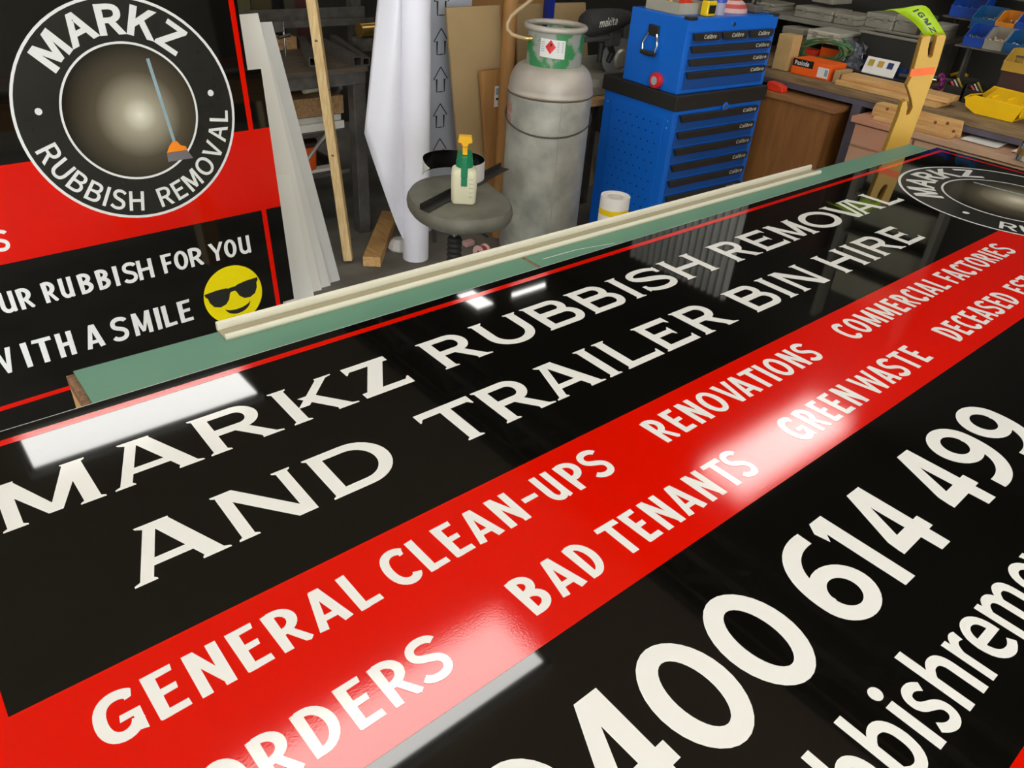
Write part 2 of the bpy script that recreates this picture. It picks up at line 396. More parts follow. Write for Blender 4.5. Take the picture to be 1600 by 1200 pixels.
# ------------------------------------------------------------------ lettering
# outlines of a plain sans alphabet, thousandths, cap height 257
GLYPHS = {
 'M': ['35 0,68 0,68 190,128 18,156 18,216 190,216 0,249 0,249 257,203 257,142 84,81 257,35 257'],
 'A': ['1 0,34 0,59 78,153 78,177 0,211 0,124 257,88 257', '67 104,79 144,83 156,87 168,91 180,94 193,98 205,102 218,105 230,110 218,114 205,117 193,121 181,125 168,128 156,132 144,145 104'],
 'R': ['68 135,68 230,111 230,127 230,141 227,152 223,161 217,168 209,172 198,173 185,172 172,168 160,161 151,152 144,141 139,127 136,111 135', '176 0,213 0,147 112,162 117,174 123,185 132,193 142,200 154,204 169,205 185,203 206,197 222,186 235,173 245,156 252,137 255,116 257,35 257,35 0,68 0,68 109,114 109'],
 'K': ['35 0,68 0,68 81,112 134,189 0,225 0,132 159,213 257,176 257,68 128,68 257,35 257'],
 'Z': ['18 0,195 0,195 28,57 28,193 237,193 257,30 257,30 229,153 229,18 20'],
 'U': ['126 -5,148 -3,167 3,185 13,199 28,209 48,216 74,218 106,218 257,187 257,187 105,186 81,181 62,174 47,165 36,153 29,140 25,126 24,113 25,100 29,89 36,80 47,73 62,68 81,67 105,67 257,34 257,34 106,37 74,43 48,54 28,68 13,85 3,105 -3'],
 'B': ['35 0,117 0,140 2,161 6,179 14,194 24,205 38,212 55,214 75,213 89,209 102,203 112,195 121,186 128,175 133,162 137,172 142,180 148,187 155,192 164,196 173,199 183,200 194,197 212,191 226,181 238,168 246,151 252,133 256,111 257,35 257', '68 148,68 231,107 231,123 230,137 228,148 224,157 219,163 211,166 202,168 190,167 179,163 170,157 162,149 156,137 151,123 149,106 148', '68 26,68 123,112 123,130 122,146 119,159 114,169 108,176 99,181 89,182 76,181 63,176 51,169 42,158 35,146 30,130 27,112 26'],
 'I': ['35 0,68 0,68 257,35 257'],
 'S': ['106 -5,128 -3,147 3,163 11,176 23,186 36,192 51,194 68,192 83,188 96,182 107,174 116,164 124,153 131,141 137,104 153,96 156,87 160,79 165,72 171,67 178,63 186,62 196,63 205,66 213,71 220,79 225,87 229,98 232,110 233,120 232,129 231,138 228,146 225,154 220,161 215,168 209,185 230,177 237,167 244,157 250,146 255,135 258,122 260,110 261,90 260,73 255,58 247,46 237,37 224,31 209,29 193,30 178,35 166,42 155,50 146,60 138,70 132,81 127,118 111,128 107,137 102,145 97,151 91,156 84,160 76,161 65,160 55,156 46,150 39,142 32,132 28,120 25,107 24,95 25,84 27,74 30,63 35,53 41,44 48,36 56,17 33,27 24,38 16,50 9,63 3,77 -1,91 -4'],
 'H': ['35 0,68 0,68 121,187 121,187 0,220 0,220 257,187 257,187 149,68 149,68 257,35 257'],
 'E': ['35 0,187 0,187 28,68 28,68 121,165 121,165 149,68 149,68 229,183 229,183 257,35 257'],
 'V': ['82 0,120 0,201 257,168 257,127 118,123 105,120 93,117 81,113 69,110 58,106 46,102 33,97 46,93 58,90 69,86 81,83 93,80 105,76 118,34 257,0 257'],
 'O': ['130 -5,156 -1,180 8,200 22,217 42,229 67,237 96,239 129,237 162,229 191,217 216,200 235,180 249,156 258,130 261,104 258,80 249,60 235,43 216,31 191,23 162,20 129,23 96,31 67,43 42,60 22,80 8,104 -1', '130 24,111 26,95 33,80 45,69 61,61 80,55 103,54 129,55 155,61 178,69 197,80 212,95 224,111 230,130 233,149 230,165 224,179 212,191 197,199 178,204 155,206 129,204 103,199 80,191 61,179 45,165 33,149 26'],
 'L': ['35 0,180 0,180 28,68 28,68 257,35 257'],
 'b': ['116 -5,134 -2,151 4,167 15,180 30,190 49,196 72,199 98,197 122,192 143,184 161,173 175,159 186,143 193,123 195,114 194,105 192,96 189,87 185,79 180,71 175,63 168,64 202,64 279,32 279,32 0,58 0,61 20,69 14,77 8,85 4,93 0,100 -2,108 -4', '111 22,105 23,99 24,92 25,86 28,79 32,72 36,64 42,64 142,72 149,79 155,87 159,94 163,101 166,108 168,115 168,129 166,141 162,150 154,157 143,162 130,164 115,165 98,164 79,160 62,154 48,145 37,135 29,124 24'],
 'i': ['32 0,64 0,64 190,32 190', '48 229,53 230,58 231,62 234,65 237,68 241,69 245,70 251,69 256,68 260,65 264,62 267,58 269,53 271,48 271,43 271,39 269,35 267,32 264,29 260,28 256,27 251,28 245,29 241,32 237,35 234,39 231,43 230'],
 's': ['82 -5,100 -3,115 1,128 8,138 17,145 27,149 39,151 52,149 66,144 77,137 86,127 94,117 100,105 105,93 110,84 113,76 117,68 120,62 125,57 130,53 135,52 143,53 149,55 155,58 160,63 164,70 167,78 169,88 170,95 170,101 168,107 167,114 164,119 161,125 157,131 153,146 173,139 178,132 183,124 187,116 190,107 193,97 194,87 195,70 194,56 190,44 183,34 175,27 165,23 154,22 141,23 128,28 118,35 109,44 102,54 96,66 91,77 86,86 83,95 79,103 75,110 70,116 64,119 58,120 50,120 43,117 37,114 31,108 27,101 23,93 21,83 20,74 21,65 22,57 25,49 28,41 33,34 38,27 43,11 22,19 16,28 10,38 5,48 1,59 -2,70 -4'],
 'h': ['32 0,64 0,64 138,72 146,80 152,87 157,94 162,101 165,108 166,116 167,126 166,134 163,141 158,146 151,150 142,152 130,152 116,152 0,184 0,184 120,183 140,180 156,174 170,166 181,155 189,142 193,126 195,115 194,105 192,96 188,87 183,79 177,71 170,63 163,64 202,64 279,32 279'],
 'r': ['32 0,64 0,64 122,70 135,77 145,83 153,91 159,98 163,105 166,112 166,115 166,118 166,121 166,123 165,126 165,128 164,131 163,137 191,134 192,131 193,129 194,126 194,123 195,120 195,116 195,107 194,99 191,90 187,83 181,75 174,68 165,62 155,58 190,32 190'],
 'e': ['109 -5,120 -4,130 -3,139 0,148 3,156 6,164 10,172 15,160 36,154 32,148 29,141 26,135 24,128 22,120 21,113 21,98 23,85 27,73 34,64 44,57 57,52 71,50 88,178 88,178 92,179 95,179 100,179 103,179 106,178 128,173 147,165 164,154 177,140 187,123 193,103 195,85 193,67 186,52 175,38 160,27 142,21 120,18 95,21 70,27 48,38 29,52 15,69 4,88 -2', '49 110,52 125,57 139,64 149,72 158,82 164,93 168,104 169,116 168,126 164,135 158,142 150,147 139,150 126,151 110'],
 'm': ['32 0,64 0,64 138,72 146,79 152,86 158,93 162,99 165,106 166,112 167,122 166,130 163,136 158,141 151,145 142,147 130,147 116,147 0,179 0,179 138,187 146,194 152,201 158,208 162,214 165,221 166,227 167,237 166,245 163,251 158,256 151,260 142,262 130,263 116,263 0,294 0,294 120,293 140,290 156,284 170,276 181,265 189,252 193,237 195,227 194,218 192,209 187,200 182,191 175,183 167,174 159,170 168,165 176,159 182,152 188,143 192,133 194,121 195,112 194,103 192,94 188,86 183,77 177,70 170,62 162,58 190,32 190'],
 'o': ['106 -5,126 -2,144 4,160 15,174 29,185 48,192 70,194 95,192 120,185 142,174 161,160 176,144 186,126 193,106 195,87 193,68 186,52 176,38 161,27 142,21 120,18 95,21 70,27 48,38 29,52 15,68 4,87 -2', '106 22,93 24,81 29,71 37,62 48,56 61,52 77,51 95,52 113,56 129,62 142,71 153,81 161,93 166,106 168,120 166,131 161,142 153,150 142,156 129,160 113,161 95,160 77,156 61,150 48,142 37,131 29,120 24'],
 'v': ['73 0,111 0,178 190,146 190,110 82,108 74,105 66,103 58,100 50,98 42,95 34,93 26,89 34,86 42,84 50,81 58,79 66,76 74,74 82,38 190,5 190'],
 'a': ['76 -5,86 -4,96 -2,105 1,114 6,123 11,131 17,139 23,143 0,169 0,169 117,168 136,164 153,158 168,149 179,137 188,122 193,103 195,90 194,78 192,66 189,56 185,46 180,37 175,29 170,41 148,48 152,55 157,63 160,71 164,80 166,89 168,98 168,110 167,119 163,127 157,132 150,135 141,137 131,137 120,105 116,79 110,57 102,41 92,30 80,23 66,21 49,22 36,26 24,32 14,41 6,51 0,63 -3', '85 21,77 22,70 24,64 26,59 31,55 36,52 43,51 51,53 61,57 70,65 78,77 85,92 91,112 95,137 99,137 46,129 40,122 34,115 30,107 26,100 23,93 22'],
 'l': ['66 -5,69 -4,73 -4,78 -3,82 -2,80 23,78 22,75 22,71 22,69 23,66 26,65 29,65 32,64 36,64 279,32 279,32 38,33 27,35 18,38 10,43 4,49 -1,56 -4'],
 't': ['92 -5,97 -4,102 -4,107 -3,112 -2,117 0,122 1,127 2,121 27,118 25,115 24,112 23,109 23,105 22,102 22,99 21,91 22,84 25,78 28,74 34,72 40,70 48,70 58,70 164,121 164,121 190,70 190,70 244,43 244,40 190,9 188,9 164,38 164,38 59,39 43,41 30,46 18,54 8,63 1,76 -3'],
 'k': ['32 0,64 0,64 50,99 92,155 0,190 0,118 113,181 190,146 190,65 90,64 279,32 279'],
 'C': ['132 -5,146 -4,159 -1,171 3,182 8,192 15,202 23,211 32,193 53,186 46,178 39,170 34,162 30,153 26,144 24,133 24,114 26,96 33,81 45,70 61,61 80,55 103,54 129,56 155,61 178,70 197,82 212,97 224,115 230,134 233,144 232,152 231,160 228,168 224,174 220,181 215,187 209,204 230,198 237,190 243,180 249,170 254,159 258,147 260,134 261,107 258,83 249,62 235,45 215,31 191,23 162,20 128,23 95,31 65,44 41,61 21,82 7,106 -2'],
 'P': ['35 0,68 0,68 102,110 102,133 104,153 108,171 116,185 127,196 142,202 160,204 181,202 203,196 221,185 235,170 245,153 252,132 255,109 257,35 257', '68 129,68 230,104 230,122 230,138 227,150 223,160 216,167 207,171 196,172 181,171 167,167 155,160 145,151 138,139 133,124 130,106 129'],
 'd': ['97 -5,107 -4,116 -2,125 1,133 6,141 11,148 16,155 22,159 0,185 0,185 279,153 279,153 206,154 173,147 178,140 183,133 187,126 191,118 193,110 195,101 195,83 193,66 186,50 175,37 160,27 142,21 120,19 95,20 69,26 47,34 29,46 15,61 4,78 -2', '104 22,91 24,79 29,69 37,62 47,56 61,53 77,51 95,53 113,57 129,64 142,72 153,82 161,94 166,106 168,113 168,120 167,126 165,133 162,139 158,146 154,153 148,153 48,146 41,139 36,132 31,126 27,119 24,111 23'],
 'G': ['136 -5,151 -4,164 -2,177 2,188 6,198 12,208 18,215 25,215 133,131 133,131 106,186 106,186 39,181 35,175 32,169 29,162 27,155 25,147 24,139 24,117 26,98 33,83 45,70 61,61 80,55 103,54 129,56 155,61 178,71 197,84 212,99 224,118 230,139 233,149 232,159 230,167 228,175 224,182 219,189 214,194 209,212 230,205 236,197 243,188 249,177 254,166 258,153 260,138 261,110 258,85 249,63 235,45 215,32 191,23 162,20 128,23 95,31 65,45 41,62 21,84 7,109 -2'],
 'N': ['35 0,66 0,66 135,66 146,65 158,65 170,64 181,63 192,63 204,62 215,91 162,185 0,218 0,218 257,187 257,187 123,187 112,188 100,188 88,189 76,190 65,191 53,192 42,162 95,68 257,35 257'],
 'u': ['88 -5,99 -4,109 -1,118 2,127 8,135 14,143 21,151 30,154 0,181 0,181 190,149 190,149 55,141 46,134 39,127 33,120 29,113 26,105 24,97 23,87 24,79 27,73 32,68 39,64 48,62 60,62 74,62 190,29 190,29 70,31 50,34 34,40 20,48 9,59 2,72 -3'],
}


def rings(ch, bold=0.0):
    """outline loops of a sans letter with cap height 1, thickened by bold"""
    out = []
    for l in GLYPHS[ch]:
        p = [tuple(int(v) / 257 for v in q.split()) for q in l.split(',')]
        if bold:
            k = len(p)
            res = []
            for i in range(k):
                a, b, c = Vector(p[i - 1]), Vector(p[i]), Vector(p[(i + 1) % k])
                d1 = (b - a)
                d2 = (c - b)
                if d1.length < 1e-6 or d2.length < 1e-6:
                    res.append(p[i])
                    continue
                n1 = Vector((d1.y, -d1.x)).normalized()
                n2 = Vector((d2.y, -d2.x)).normalized()
                h = n1 + n2
                if h.length < 0.2:
                    h = n1
                h.normalize()
                s = bold / max(0.45, h.dot(n1))
                res.append((b.x + h.x * s, b.y + h.y * s))
            p = res
        out.append(p)
    return out


def ring_width(ch):
    xs = [p[0] for l in rings(ch) for p in l]
    return min(xs), max(xs)


class Pen:
    """flat print: polygons in a 2-d frame, mapped into space by fn(x, y, lift)"""

    def __init__(s, fn):
        s.fn = fn
        s.mb = MB()
        s.k = 0

    def loops(s, ls):
        tri = tessellate_polygon([[Vector((x, y, 0)) for x, y in l] for l in ls])
        pts = [p for l in ls for p in l]
        s.mb.add([s.fn(x, y, s.k * 6e-6) for x, y in pts], [tuple(t) for t in tri])
        s.k += 1

    def poly(s, p):
        s.loops([p])

    def strip(s, L, R):
        k = len(L)
        vs = [s.fn(x, y, s.k * 6e-6) for x, y in L] + [s.fn(x, y, s.k * 6e-6) for x, y in R]
        s.mb.add(vs, [(i, i + 1, k + i + 1, k + i) for i in range(k - 1)])
        s.k += 1

    def build(s, name, m, parent):
        me = bpy.data.meshes.new(name)
        me.from_pydata(s.mb.v, [], s.mb.f)
        me.update()
        return link(name, me, m, parent)


def stroke(pts, w, w2=None):
    """left and right rails of a stroke of width w (tapering to w2)"""
    if not isinstance(w, (list, tuple)):
        w = [w + ((w if w2 is None else w2) - w) * i / (len(pts) - 1) for i in range(len(pts))]
    keep = [i for i in range(len(pts)) if i == 0 or math.dist(pts[i], pts[i - 1]) > 1e-4]
    pts = [pts[i] for i in keep]
    w = [w[i] for i in keep]
    k = len(pts)
    L, R = [], []
    for i in range(k):
        a = Vector(pts[max(i - 1, 0)])
        b = Vector(pts[min(i + 1, k - 1)])
        d = (b - a).normalized()
        ww = w[i]
        n = Vector((-d.y, d.x))
        s = 1.0
        if 0 < i < k - 1:
            d1 = (Vector(pts[i]) - a).normalized()
            s = 1 / max(0.5, n.dot(Vector((-d1.y, d1.x))))
        p = Vector(pts[i])
        L.append(tuple(p + n * ww / 2 * s))
        R.append(tuple(p - n * ww / 2 * s))
    return L, R


# every glyph: function(aspect) -> list of ('p', polygon) or ('s', left, right); cap height 1
def P_(*pts):
    return ('p', list(pts))


def S_(pts, w, w2=None):
    return ('s',) + stroke(pts, w, w2)


ST, BR, TK = 0.205, 0.155, 0.055      # serif alphabet: stem, bar, tick


def stem(x0, y0, x1, y1, w=ST, lo=True, hi=True):
    """stem with a flat foot and head, each with small ticks; x = centres"""
    h = w / 2
    out = [P_((x0 - h, y0), (x0 + h, y0), (x1 + h, y1), (x1 - h, y1))]
    sl = (x1 - x0) / (y1 - y0)
    if lo:
        t = 0.06
        out.append(P_((x0 - h - TK, y0), (x0 + h + TK, y0), (x0 + h + TK * 0.9, y0 + 0.03), (x0 + h + sl * t, y0 + t), (x0 - h + sl * t, y0 + t), (x0 - h - TK * 0.9, y0 + 0.03)))
    if hi:
        t = -0.06
        out.append(P_((x1 - h + sl * t, y1 + t), (x1 + h + sl * t, y1 + t), (x1 + h + TK * 0.9, y1 - 0.03), (x1 + h + TK, y1), (x1 - h - TK, y1), (x1 - h - TK * 0.9, y1 - 0.03)))
    return out


def bar(x0, x1, y, w=BR, end=0, both=True, start=0):
    """horizontal bar centred on y; end/start: 1 tick up, -1 down, 2 both"""
    h = w / 2
    out = [P_((x0, y - h), (x1, y - h), (x1, y + h), (x0, y + h))]
    for side, e in ((1, end), (-1, start)):
        if e:
            x = x1 if side > 0 else x0
            up = 0.075 if e in (1, 2) else 0.02
            dn = 0.075 if e in (-1, 2) else 0.02
            up = 0 if e == -1 else up
            dn = 0 if e == 1 else dn
            out.append(P_((x, y - h - dn), (x, y + h + up), (x - side * 0.03, y + h + up * 0.9), (x - side * 0.085, y + h), (x - side * 0.085, y - h), (x - side * 0.03, y - h - dn * 0.9)))
    return out


def bez(p0, p1, p2, p3, n=10):
    out = []
    for i in range(n + 1):
        t = i / n
        out.append(tuple((1 - t) ** 3 * p0[j] + 3 * (1 - t) ** 2 * t * p1[j] + 3 * (1 - t) * t * t * p2[j] + t ** 3 * p3[j] for j in (0, 1)))
    return out


SX = TK + ST / 2


def bowl(x, xr, y0, y1, w=BR, ws=ST):
    """D-shaped stroke from (x,y1) round to (x,y0)"""
    r = (y1 - y0) / 2 - w / 2
    cy = (y0 + y1) / 2
    xc = max(x, xr - ws / 2 - r * 1.05)
    rx = xr - ws / 2 - xc
    pts = [(x, y1 - w / 2)] + arc(xc, cy, rx, r, 90, -90, 16) + [(x, y0 + w / 2)]
    k = len(pts)
    ww = [w + (ws - w) * math.sin(math.pi * i / (k - 1)) ** 2 for i in range(k)]
    return ('s',) + stroke(pts, ww)


def ser_I(a): return stem(a / 2, 0, a / 2, 1)
def ser_H(a): return stem(SX, 0, SX, 1) + stem(a - SX, 0, a - SX, 1) + bar(SX, a - SX, 0.5)
def ser_L(a): return stem(SX, 0, SX, 1) + bar(SX - ST / 2, a, BR / 2, end=1)
def ser_E(a): return stem(SX, 0, SX, 1) + bar(SX, a * 0.94, 1 - BR / 2, end=-1) + bar(SX, a * 0.74, 0.52, 0.14, end=2) + bar(SX, a, BR / 2, end=1)
def ser_T(a): return stem(a / 2, 0, a / 2, 1, hi=False) + bar(0, a, 1 - BR / 2, end=-1, start=-1)
def ser_N(a): return stem(SX - 0.02, 0, SX - 0.02, 1, 0.17) + stem(a - SX + 0.02, 0, a - SX + 0.02, 1, 0.17, lo=False) + [P_((0.03, 1), (0.3, 1), (a - 0.06, 0), (a - 0.33, 0))]
def ser_M(a):
    m = a / 2
    return stem(SX, 0, SX + 0.02, 1, 0.18) + stem(a - SX, 0, a - SX - 0.02, 1, 0.21) + [P_((0.06, 1), (0.3, 1), (m + 0.1, 0.06), (m - 0.07, 0.06)), P_((a - 0.3, 1), (a - 0.06, 1), (m + 0.1, 0.06), (m - 0.07, 0.06))]
def ser_A(a):
    l, r = TK + 0.08, a - TK - 0.125
    return stem(l, 0, a * 0.42, 1, 0.16, hi=False) + stem(r, 0, a * 0.5, 1, 0.25, hi=False) + [P_((a * 0.25, 1), (a * 0.62, 1), (a * 0.61, 0.9), (a * 0.35, 0.9), (a * 0.26, 0.965))] + bar(a * 0.25, a * 0.7, 0.3, 0.13)
def ser_V(a):
    l, r = TK + 0.125, a - TK - 0.08
    return stem(a * 0.47, 0, l, 1, 0.25, lo=False) + stem(a * 0.55, 0, r, 1, 0.16, lo=False)
def ser_R(a): return stem(SX, 0, SX, 1) + [bowl(SX, a * 0.87, 0.4, 1)] + stem(a - TK - 0.12, 0, a * 0.5, 0.48, 0.23, hi=False)
def ser_B(a): return stem(SX, 0, SX, 1) + [bowl(SX, a * 0.9, 0.47, 1), bowl(SX, a, 0, 0.6)]
def ser_D(a): return stem(SX, 0, SX, 1) + [bowl(SX, a, 0, 1, BR, 0.22)]
def ser_K(a): return stem(SX, 0, SX, 1) + stem(a * 0.3, 0.36, a - TK - 0.1, 1, 0.2, lo=False) + stem(a - TK - 0.13, 0, a * 0.42, 0.62, 0.26, hi=False)
def ser_Z(a): return bar(0.06, a * 0.97, 1 - BR / 2, start=-1) + bar(0, a, BR / 2, end=1) + [P_((0, 0), (0.3, 0), (a * 0.97, 1), (a * 0.97 - 0.3, 1))]
def ser_U(a):
    c = a / 2
    rx = (a - 2 * SX) / 2
    pts = [(SX, 0.95), (SX, 0.42)] + arc(c, 0.42, rx, 0.42 - 0.06, 180, 360, 18) + [(a - SX, 0.95)]
    k = len(pts)
    ww = [ST - 0.05 * math.sin(math.pi * i / (k - 1)) ** 4 for i in range(k)]
    return [('s',) + stroke(pts, ww)] + stem(SX, 0.8, SX, 1, lo=False) + stem(a - SX, 0.8, a - SX, 1, lo=False)
def ser_O(a):
    pts = arc(a / 2, 0.5, a / 2 - 0.1, 0.43, 0, 360, 40)
    ww = [0.155 + 0.06 * abs(math.cos(math.radians(360 * i / 40))) for i in range(41)]
    L, R = [], []
    for i, (x, y) in enumerate(pts):
        t = math.radians(360 * i / 40)
        n = Vector((math.cos(t), math.sin(t) * (a / 2) / 0.5)).normalized()
        L.append((x + n.x * ww[i] / 2, y + n.y * ww[i] / 2))
        R.append((x - n.x * ww[i] / 2, y - n.y * ww[i] / 2))
    return [('s', L, R)]
def ser_S(a):
    pts = bez((a * 0.93, 0.78), (a * 0.85, 0.98), (a * 0.1, 1.02), (a * 0.1, 0.74), 12) + bez((a * 0.1, 0.74), (a * 0.1, 0.5), (a * 0.9, 0.56), (a * 0.9, 0.27), 12)[1:] + bez((a * 0.9, 0.27), (a * 0.9, -0.02), (a * 0.2, 0.0), (a * 0.06, 0.23), 12)[1:]
    k = len(pts)
    ww = [0.15 + 0.06 * math.exp(-((i - k / 2) / 7) ** 2) for i in range(k)]
    return [('s',) + stroke(pts, ww), P_((a * 0.86, 0.68), (a * 0.97, 0.68), (a * 0.97, 0.94), (a * 0.84, 0.86)), P_((0.03, 0.06), (a * 0.15, 0.15), (a * 0.13, 0.33), (0.02, 0.33))]


SERIF = {k[4:]: v for k, v in list(globals().items()) if k.startswith('ser_')}

# casual condensed capitals (flared strokes, cut terminals)
W1, W2 = 0.2, 0.16


def cs(x0, y0, x1, y1, w=W1, w2=None):
    return S_([(x0, y0), (x1, y1)], w, w2 or w)


def com_I(a): return [S_([(a / 2, 0), (a / 2 - 0.01, 1)], 0.19, 0.21)]
def com_E(a): return [P_((0.03, 0.02), (0.06, 0), (0.22, 0), (0.215, 0.97), (0.02, 0.95), (0, 0.99)), P_((0, 0.99), (0.1, 0.84), (a * 0.92, 0.86), (a * 0.95, 1)), P_((0.1, 0.44), (a * 0.86, 0.46), (a * 0.88, 0.6), (0.1, 0.59)), P_((0.06, 0), (a, 0.01), (a * 0.98, 0.16), (0.1, 0.155))]
def com_F(a): return [P_((0.04, 0), (0.22, 0.02), (0.215, 0.97), (0.02, 0.95), (0, 0.99)), P_((0, 0.99), (0.1, 0.84), (a * 0.96, 0.86), (a, 1)), P_((0.1, 0.42), (a * 0.86, 0.44), (a * 0.88, 0.58), (0.1, 0.57))]
def com_L(a): return [P_((0.03, 0), (0.22, 0), (0.2, 1.0), (0.0, 0.98)), P_((0.03, 0), (a, 0.02), (a * 0.97, 0.17), (0.1, 0.155))]
def com_N(a): return [cs(0.1, 0, 0.095, 1, 0.19), cs(a - 0.1, 0, a - 0.1, 1, 0.19), P_((0.0, 1), (0.2, 1), (a, 0.02), (a - 0.15, 0))]
def com_A(a): return [P_((0, 0.02), (0.18, 0), (a * 0.56, 0.98), (a * 0.34, 0.98)), P_((a - 0.19, 0.0), (a, 0.03), (a * 0.66, 1), (a * 0.36, 1)), P_((0.12, 0.2), (a - 0.12, 0.2), (a - 0.16, 0.34), (0.16, 0.34))]
def com_V(a): return [P_((0, 0.98), (0.2, 1), (a * 0.58, 0.02), (a * 0.38, 0)), P_((a - 0.18, 1), (a, 0.97), (a * 0.62, 0), (a * 0.42, 0))]
def com_W(a):
    return [P_((0, 1), (0.18, 1), (a * 0.34, 0), (a * 0.2, 0)), P_((a * 0.42, 0.95), (a * 0.58, 0.95), (a * 0.34, 0), (a * 0.2, 0)), P_((a * 0.42, 0.95), (a * 0.58, 0.95), (a * 0.8, 0), (a * 0.66, 0)), P_((a - 0.17, 1), (a, 1), (a * 0.8, 0), (a * 0.66, 0))]
def com_M(a):
    return [cs(0.1, 0, 0.1, 1, 0.18), cs(a - 0.1, 0, a - 0.1, 1, 0.18), P_((0, 1), (0.2, 1), (a * 0.58, 0.12), (a * 0.42, 0.12)), P_((a - 0.2, 1), (a, 1), (a * 0.58, 0.12), (a * 0.42, 0.12))]
def com_T(a): return [cs(a / 2, 0, a / 2, 0.95, 0.2), P_((0, 0.86), (a, 0.84), (a * 0.98, 1), (0.02, 1))]
def com_H(a): return [cs(0.1, 0, 0.1, 1, 0.19), cs(a - 0.1, 0, a - 0.1, 1, 0.19), P_((0.1, 0.42), (a - 0.1, 0.44), (a - 0.1, 0.59), (0.1, 0.58))]
def com_Y(a): return [cs(a * 0.5, 0, a * 0.5, 0.5, 0.19), P_((0, 0.98), (0.2, 1), (a * 0.62, 0.42), (a * 0.4, 0.4)), P_((a - 0.18, 1), (a, 0.97), (a * 0.6, 0.38), (a * 0.42, 0.42))]
def cbowl(x, xr, y0, y1, w=W2, ws=W1):
    r = (y1 - y0) / 2 - w / 2
    cy = (y0 + y1) / 2
    pts = [(x, y1 - w / 2)] + arc(x + (xr - ws / 2 - x) * 0.25, cy, (xr - ws / 2 - x) * 0.75, r, 90, -90, 14) + [(x, y0 + w / 2)]
    k = len(pts)
    return ('s',) + stroke(pts, [w + (ws - w) * math.sin(math.pi * i / (k - 1)) ** 2 for i in range(k)])
def cst(lo=0.04): return P_((lo, 0), (0.22, 0), (0.215, 0.97), (0.02, 0.93), (0, 0.97))
def com_R(a): return [cst(), P_((0, 0.97), (0.1, 0.84), (0.2, 0.85), (0.2, 1)), cbowl(0.12, a * 0.92, 0.36, 1), P_((a * 0.34, 0.44), (a * 0.58, 0.48), (a, 0.06), (a * 0.88, -0.01), (a * 0.74, 0.02))]
def com_P(a): return [cst(), P_((0, 0.97), (0.1, 0.84), (0.2, 0.85), (0.2, 1)), cbowl(0.12, a, 0.34, 1)]
def com_B(a): return [cst(), P_((0, 0.97), (0.1, 0.84), (0.2, 0.85), (0.2, 1)), cbowl(0.12, a * 0.92, 0.46, 1), cbowl(0.1, a, 0, 0.6)]
def com_D(a): return [cst(), P_((0, 0.97), (0.1, 0.84), (0.2, 0.85), (0.2, 1)), cbowl(0.1, a, 0, 1)]
def oval(a, w=W1, wt=W2, b=1.0):
    L, R = [], []
    for i in range(33):
        t = math.radians(360 * i / 32)
        L.append((a / 2 + a / 2 * math.cos(t), b / 2 + b / 2 * math.sin(t)))
        R.append((a / 2 + (a / 2 - w) * math.cos(t), b / 2 + (b / 2 - wt) * math.sin(t)))
    return ('s', L, R)
def com_O(a): return [oval(a)]
def com_C(a):
    pts = bez((a * 0.93, 0.84), (a * 0.8, 0.95), (0.1, 1.02), (0.1, 0.5), 12) + bez((0.1, 0.5), (0.1, -0.04), (a * 0.85, 0.0), (a * 0.9, 0.2), 12)[1:]
    return [S_(pts, 0.19), P_((a * 0.8, 0.74), (a * 0.96, 0.76), (a, 0.9), (a * 0.8, 0.95))]
def com_G(a):
    return [('s',) + stroke(bez((a * 0.88, 0.84), (a * 0.75, 0.95), (0.1, 1.02), (0.1, 0.48), 12) + bez((0.1, 0.48), (0.1, -0.04), (a * 0.8, 0.02), (a * 0.88, 0.3), 12)[1:], 0.2), P_((a * 0.5, 0.36), (a * 0.54, 0.5), (a, 0.5), (a, 0.02), (a * 0.8, 0.06), (a * 0.8, 0.37)), P_((a * 0.76, 0.74), (a * 0.92, 0.76), (a * 0.97, 0.9), (a * 0.76, 0.95))]
def com_S(a):
    pts = bez((a * 0.92, 0.82), (a * 0.85, 0.98), (a * 0.14, 1.02), (a * 0.14, 0.74), 12) + bez((a * 0.14, 0.74), (a * 0.14, 0.48), (a * 0.88, 0.56), (a * 0.86, 0.27), 12)[1:] + bez((a * 0.86, 0.27), (a * 0.84, 0.0), (a * 0.2, 0.02), (a * 0.06, 0.19), 12)[1:]
    return [S_(pts, 0.175)]
def com_U(a):
    pts = [(0.1, 1), (0.1, 0.36)] + arc(a / 2, 0.34, a / 2 - 0.1, 0.25, 180, 350, 12)
    return [S_(pts, 0.19, 0.17), P_((a - 0.2, 1), (a - 0.01, 1), (a - 0.01, 0.2), (a, 0.04), (a - 0.12, 0.0), (a - 0.2, 0.2))]
def com_hyphen(a): return [P_((0.0, 0.05), (a, 0.08), (a, 0.92), (0.03, 0.95))]


COMIC = {k[4:]: v for k, v in list(globals().items()) if k.startswith('com_')}


